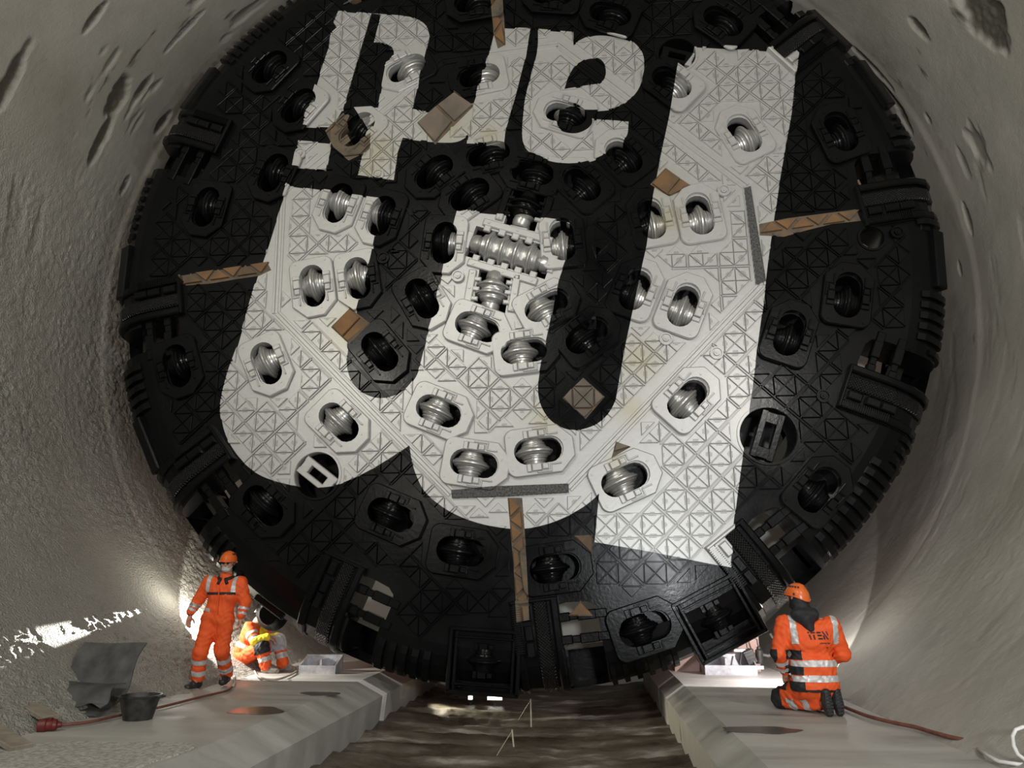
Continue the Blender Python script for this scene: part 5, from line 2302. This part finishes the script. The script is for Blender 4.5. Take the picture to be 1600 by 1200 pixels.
cable('power_cable', 'red brown cable running along the left kerb edge past the tub', [(92, 1133), (140, 1128), (190, 1117), (250, 1105), (310, 1090), (352, 1080), (362, 1074)], .014, REDC)
cable('power_cable', 'orange brown cable coming in from the left edge to the red plug', [(-20, 1125), (20, 1128), (58, 1134)], .013, REDC, -5.97)
cable('hose', 'pale hose curving up beside the boots of the crouching worker', [(365, 1071), (367, 1067), (366, 1057), (370, 1050), (380, 1046), (395, 1046), (405, 1058), (430, 1062), (455, 1054), (466, 1046)], .014, PALEC, -5.975, 'hose')
c0, c1_ = on_floor(58, 1134, -5.95), on_floor(96, 1132, -5.95)
plug = thing('cable_plug', 'dark red plug connector lying between two cables at the left', 'plug', tuple((c0 + c1_) / 2))
d = (c1_ - c0)
Mq = d.to_track_quat('Z', 'Y').to_matrix().to_4x4()
L = d.length
mb = MB()
mb.lathe([(-L * .5, 0), (-L * .5, .03), (-L * .46, .052), (-L * .15, .058), (-L * .1, .045), (L * .12, .045), (L * .16, .05), (L * .3, .045), (L * .36, .028), (L * .5, .022), (L * .5, 0)], 20, Mq)
mb.build('plug_body', REDP, plug, smooth=40)
mb = MB()
mb.box((0, 0, .05), (.05, .03, .02), bev=.006)
mb.build('latch', REDP, plug)

cable('power_cable', 'dark cable running along the right wall foot behind the kneeling man', [(1318, 1104), (1335, 1111), (1360, 1120), (1400, 1130), (1430, 1136), (1460, 1145), (1500, 1155), (1550, 1161), (1610, 1166)], .017, REDC, -5.96)
P = [on_face(x, y, -4.4) for x, y in ((1625, 1135), (1598, 1136), (1587, 1140), (1582, 1150), (1584, 1165), (1590, 1178), (1600, 1186), (1625, 1196))]
fr = thing('tube_frame', 'bent white tube frame cut by the right edge of the picture', 'frame', tuple(on_floor(1600, 1190, -5.98)))
fo = Vector(fr.location)
mb = MB()
mb.tube([p - fo for p in P], .013, 10)
mb.build('upper_tube', WPIPE, fr, smooth=True)
P = [on_floor(x, y, -5.965) for x, y in ((1528, 1170), (1545, 1182), (1562, 1190), (1590, 1194), (1640, 1198))]
mb = MB()
mb.tube([p - fo for p in P], .013, 10)
mb.build('lower_tube', WPIPE, fr, smooth=True)


# steel brackets on the kerbs under the head
def bracket(px, py, w, h, dep, label, mirrored):
    c = on_floor(px, py)
    t = thing('steel_bracket', label, 'bracket', (c.x, c.y + dep / 2, -6.0))
    m = -1 if mirrored else 1
    mb = MB()
    mb.box((0, 0, .008), (w, dep, .016), bev=.004)
    mb.build('base_plate', GALV, t)
    mb = MB()
    mb.box((0, -dep / 2 + .01, h * .22 + .016), (w, .016, h * .44), bev=.003)
    mb.build('front_plate', GALV, t)
    mb = MB()
    mb.box((0, dep / 2 - .01, h / 2 + .016), (w, .016, h), bev=.003)
    mb.build('rear_plate', GALV, t)
    for x in (-w / 2 + .008, w / 2 - .008):
        mb = MB()
        M = Matrix.Translation((x, 0, .016)) @ Matrix.Rotation(pi / 2, 4, 'Z') @ Matrix.Rotation(pi / 2, 4, 'X')
        mb.prism([(-dep / 2, 0), (dep / 2, 0), (dep / 2, h), (-dep / 2, h * .44)], -.008, .008, M=M, bottom=True)
        mb.build('side_gusset', GALV, t)
    mb = MB()
    mb.box((m * w * .08, 0, h * .5), (.03, dep * .9, h * .75), bev=.004)
    mb.build('rib', GALV, t)
    for x in (-w / 2 + .04, w / 2 - .04):
        mb = MB()
        mb.lathe([(0, .018), (.022, .018), (.022, .01), (.05, .01), (.05, 0)], 6, Matrix.Translation((x, -dep / 2 - .02 + .05, .016)))
        mb.build('bolt', STEEL, t)
    return t


bracket(495, 1053, .54, .22, .34, 'grey steel bracket on the left kerb below the rim of the cutter head', False)
tr = bracket(1143, 1055, .72, .26, .40, 'pale steel bracket holding a hydraulic unit on the brightly lit right kerb', True)
c = on_floor(1150, 1040)
hy = thing('hydraulic_unit', 'small black hydraulic pump with hoses standing in the pale right bracket', 'pump', (c.x, tr.location.y + .02, -5.98))
mb = MB()
M = Matrix.Translation((-.02, -.02, .22)) @ Matrix.Rotation(radians(-22), 4, 'Y')
mb.box((0, 0, 0), (.13, .13, .20), M=M, bev=.02)
for k in (-1, 0, 1):
    mb.box((0, 0, 0), (.14, .14, .012), M=M @ Matrix.Translation((0, 0, .05 * k)), bev=.003)
mb.build('pump_body', BOOT, hy)
mb = MB()
mb.lathe([(-.10, 0), (-.10, .05), (.08, .055), (.10, .03), (.13, .03), (.13, 0)], 20, Matrix.Translation((.12, -.02, .22)))
mb.build('pump_motor', BOOT, hy, smooth=40)
mb = MB()
mb.tube([(-.14, -.06, .26), (-.17, -.08, .12), (-.10, -.10, .02), (.0, -.12, .0 + .03), (.06, -.1, .08)], .012, 8)
mb.tube([(.12, 0, .34), (.10, -.03, .45), (.02, 0, .5), (-.05, 0, .46), (-.04, 0, .33)], .010, 8)
mb.tube([(.15, 0, .24), (.26, .02, .22), (.36, .08, .27), (.38, .12, .42), (.33, .14, .52)], .022, 10)
mb.build('hydraulic_hose', RUBBER, hy, smooth=True)
mb = MB()
mb.box((-.15, -.02, .30), (.16, .05, .04), bev=.008)
mb.box((.05, -.06, .07), (.22, .02, .05), bev=.004)
mb.build('valve_block', GALV, hy)

# primed cradle blocks between the shield and the right kerb
for (x0, x1, z0, z1, y0, y1, lab) in ((2.25, 2.62, -6.0, -5.62, 1.9, 2.4, 'pinkish steel cradle block left of the pale right bracket'),
                                       (2.72, 3.05, -6.0, -5.62, 1.9, 2.4, 'pinkish steel cradle block right behind the pale right bracket'),
                                       (3.12, 3.5, -6.0, -5.25, 1.95, 2.45, 'tall pinkish steel cradle block behind the hydraulic unit')):
    mb = MB()
    mb.box((0, 0, (z1 - z0) / 2), (x1 - x0, y1 - y0, z1 - z0), bev=.02)
    mb.box((0, -(y1 - y0) / 2 - .01, (z1 - z0) * .75), ((x1 - x0) * .7, .03, .06), bev=.008)
    o = mb.build('cradle_block', PRIMER, None, ((x0 + x1) / 2, (y0 + y1) / 2, z0))
    tag(o, lab, 'block', 'cradle blocks behind the head')

# survey stakes with strings in the trough
for (top, foot, s0, s1, lab, z) in (((829, 1092), (830, 1137), (828, 1093), (808, 1128), 'thin survey stake in the muddy trough nearest the cutter head', -6.58),
                                    ((800, 1140), (804, 1172), (797, 1146), (774, 1184), 'thin survey stake in the muddy trough nearer the camera, left of the other', -6.58)):
    f = on_floor(*foot, z=z)
    tp = on_face(top[0], top[1], f.y)
    t = thing('survey_stake', lab, 'stake', tuple(f))
    mb = MB()
    mb.tube([(0, 0, -.05), tp - f], .010, 6)
    mb.build('stake', STRING, t)
    mb = MB()
    e = on_floor(*s1, z=z)
    mb.tube([(tp - f) * .95, e - f], .004, 5)
    mb.build('string', STRING, t)

# lamps glowing under the belly of the head
lm, lnt, lbs = nodes('lit_lamp_lens')
lbs.inputs['Emission Color'].default_value = (1, 0.97, 0.82, 1)
lbs.inputs['Emission Strength'].default_value = 6
for (px, py, w, h, lab) in ((773, 1091, .22, .045, 'glowing white lamp bar seen under the bottom of the cutter head'), (735, 1090, .06, .05, 'small glowing lamp left of the lamp bar under the head')):
    p = on_face(px, py, 2.2)
    t = thing('work_light', lab, 'lamp', (p.x, p.y, p.z - h / 2))
    mb = MB()
    mb.box((0, .03, h / 2), (w + .03, .05, h + .03), bev=.008)
    mb.build('lamp_housing', BOOT, t)
    mb = MB()
    mb.box((0, -.004, h / 2), (w, .02, h), bev=.004)
    mb.build('lens', lm, t)
    mb = MB()
    mb.box((0, .05, -.12), (.03, .03, .26))
    mb.build('lamp_foot', BOOT, t)


# rough dried mortar on the near end of the left kerb
P = [on_floor(x, y) for x, y in ((-30, 1176), (40, 1166), (110, 1160), (180, 1162), (240, 1161), (305, 1165), (285, 1178), (245, 1190), (200, 1204), (150, 1215), (-30, 1225))]
c = sum(P, Vector()) / len(P)
mb = MB()
rnd = random.Random(2)
out = smooth_poly([(p.x - c.x + rnd.uniform(-.02, .02), p.y - c.y + rnd.uniform(-.02, .02)) for p in P], 6)
mb.prism(out, -.001, .012, bev=.006)
MORT = plain('dried_mortar', (0.36, 0.35, 0.31), (0.66, 0.64, 0.58), 30, 0.9, 0, 45, 1.0, 0.03, space='World')
o = mb.build('mortar_patch', MORT, None, (c.x, c.y, -6.0))
tag(o, 'rough pale patch of dried mortar on the left kerb at the bottom edge', 'mortar')
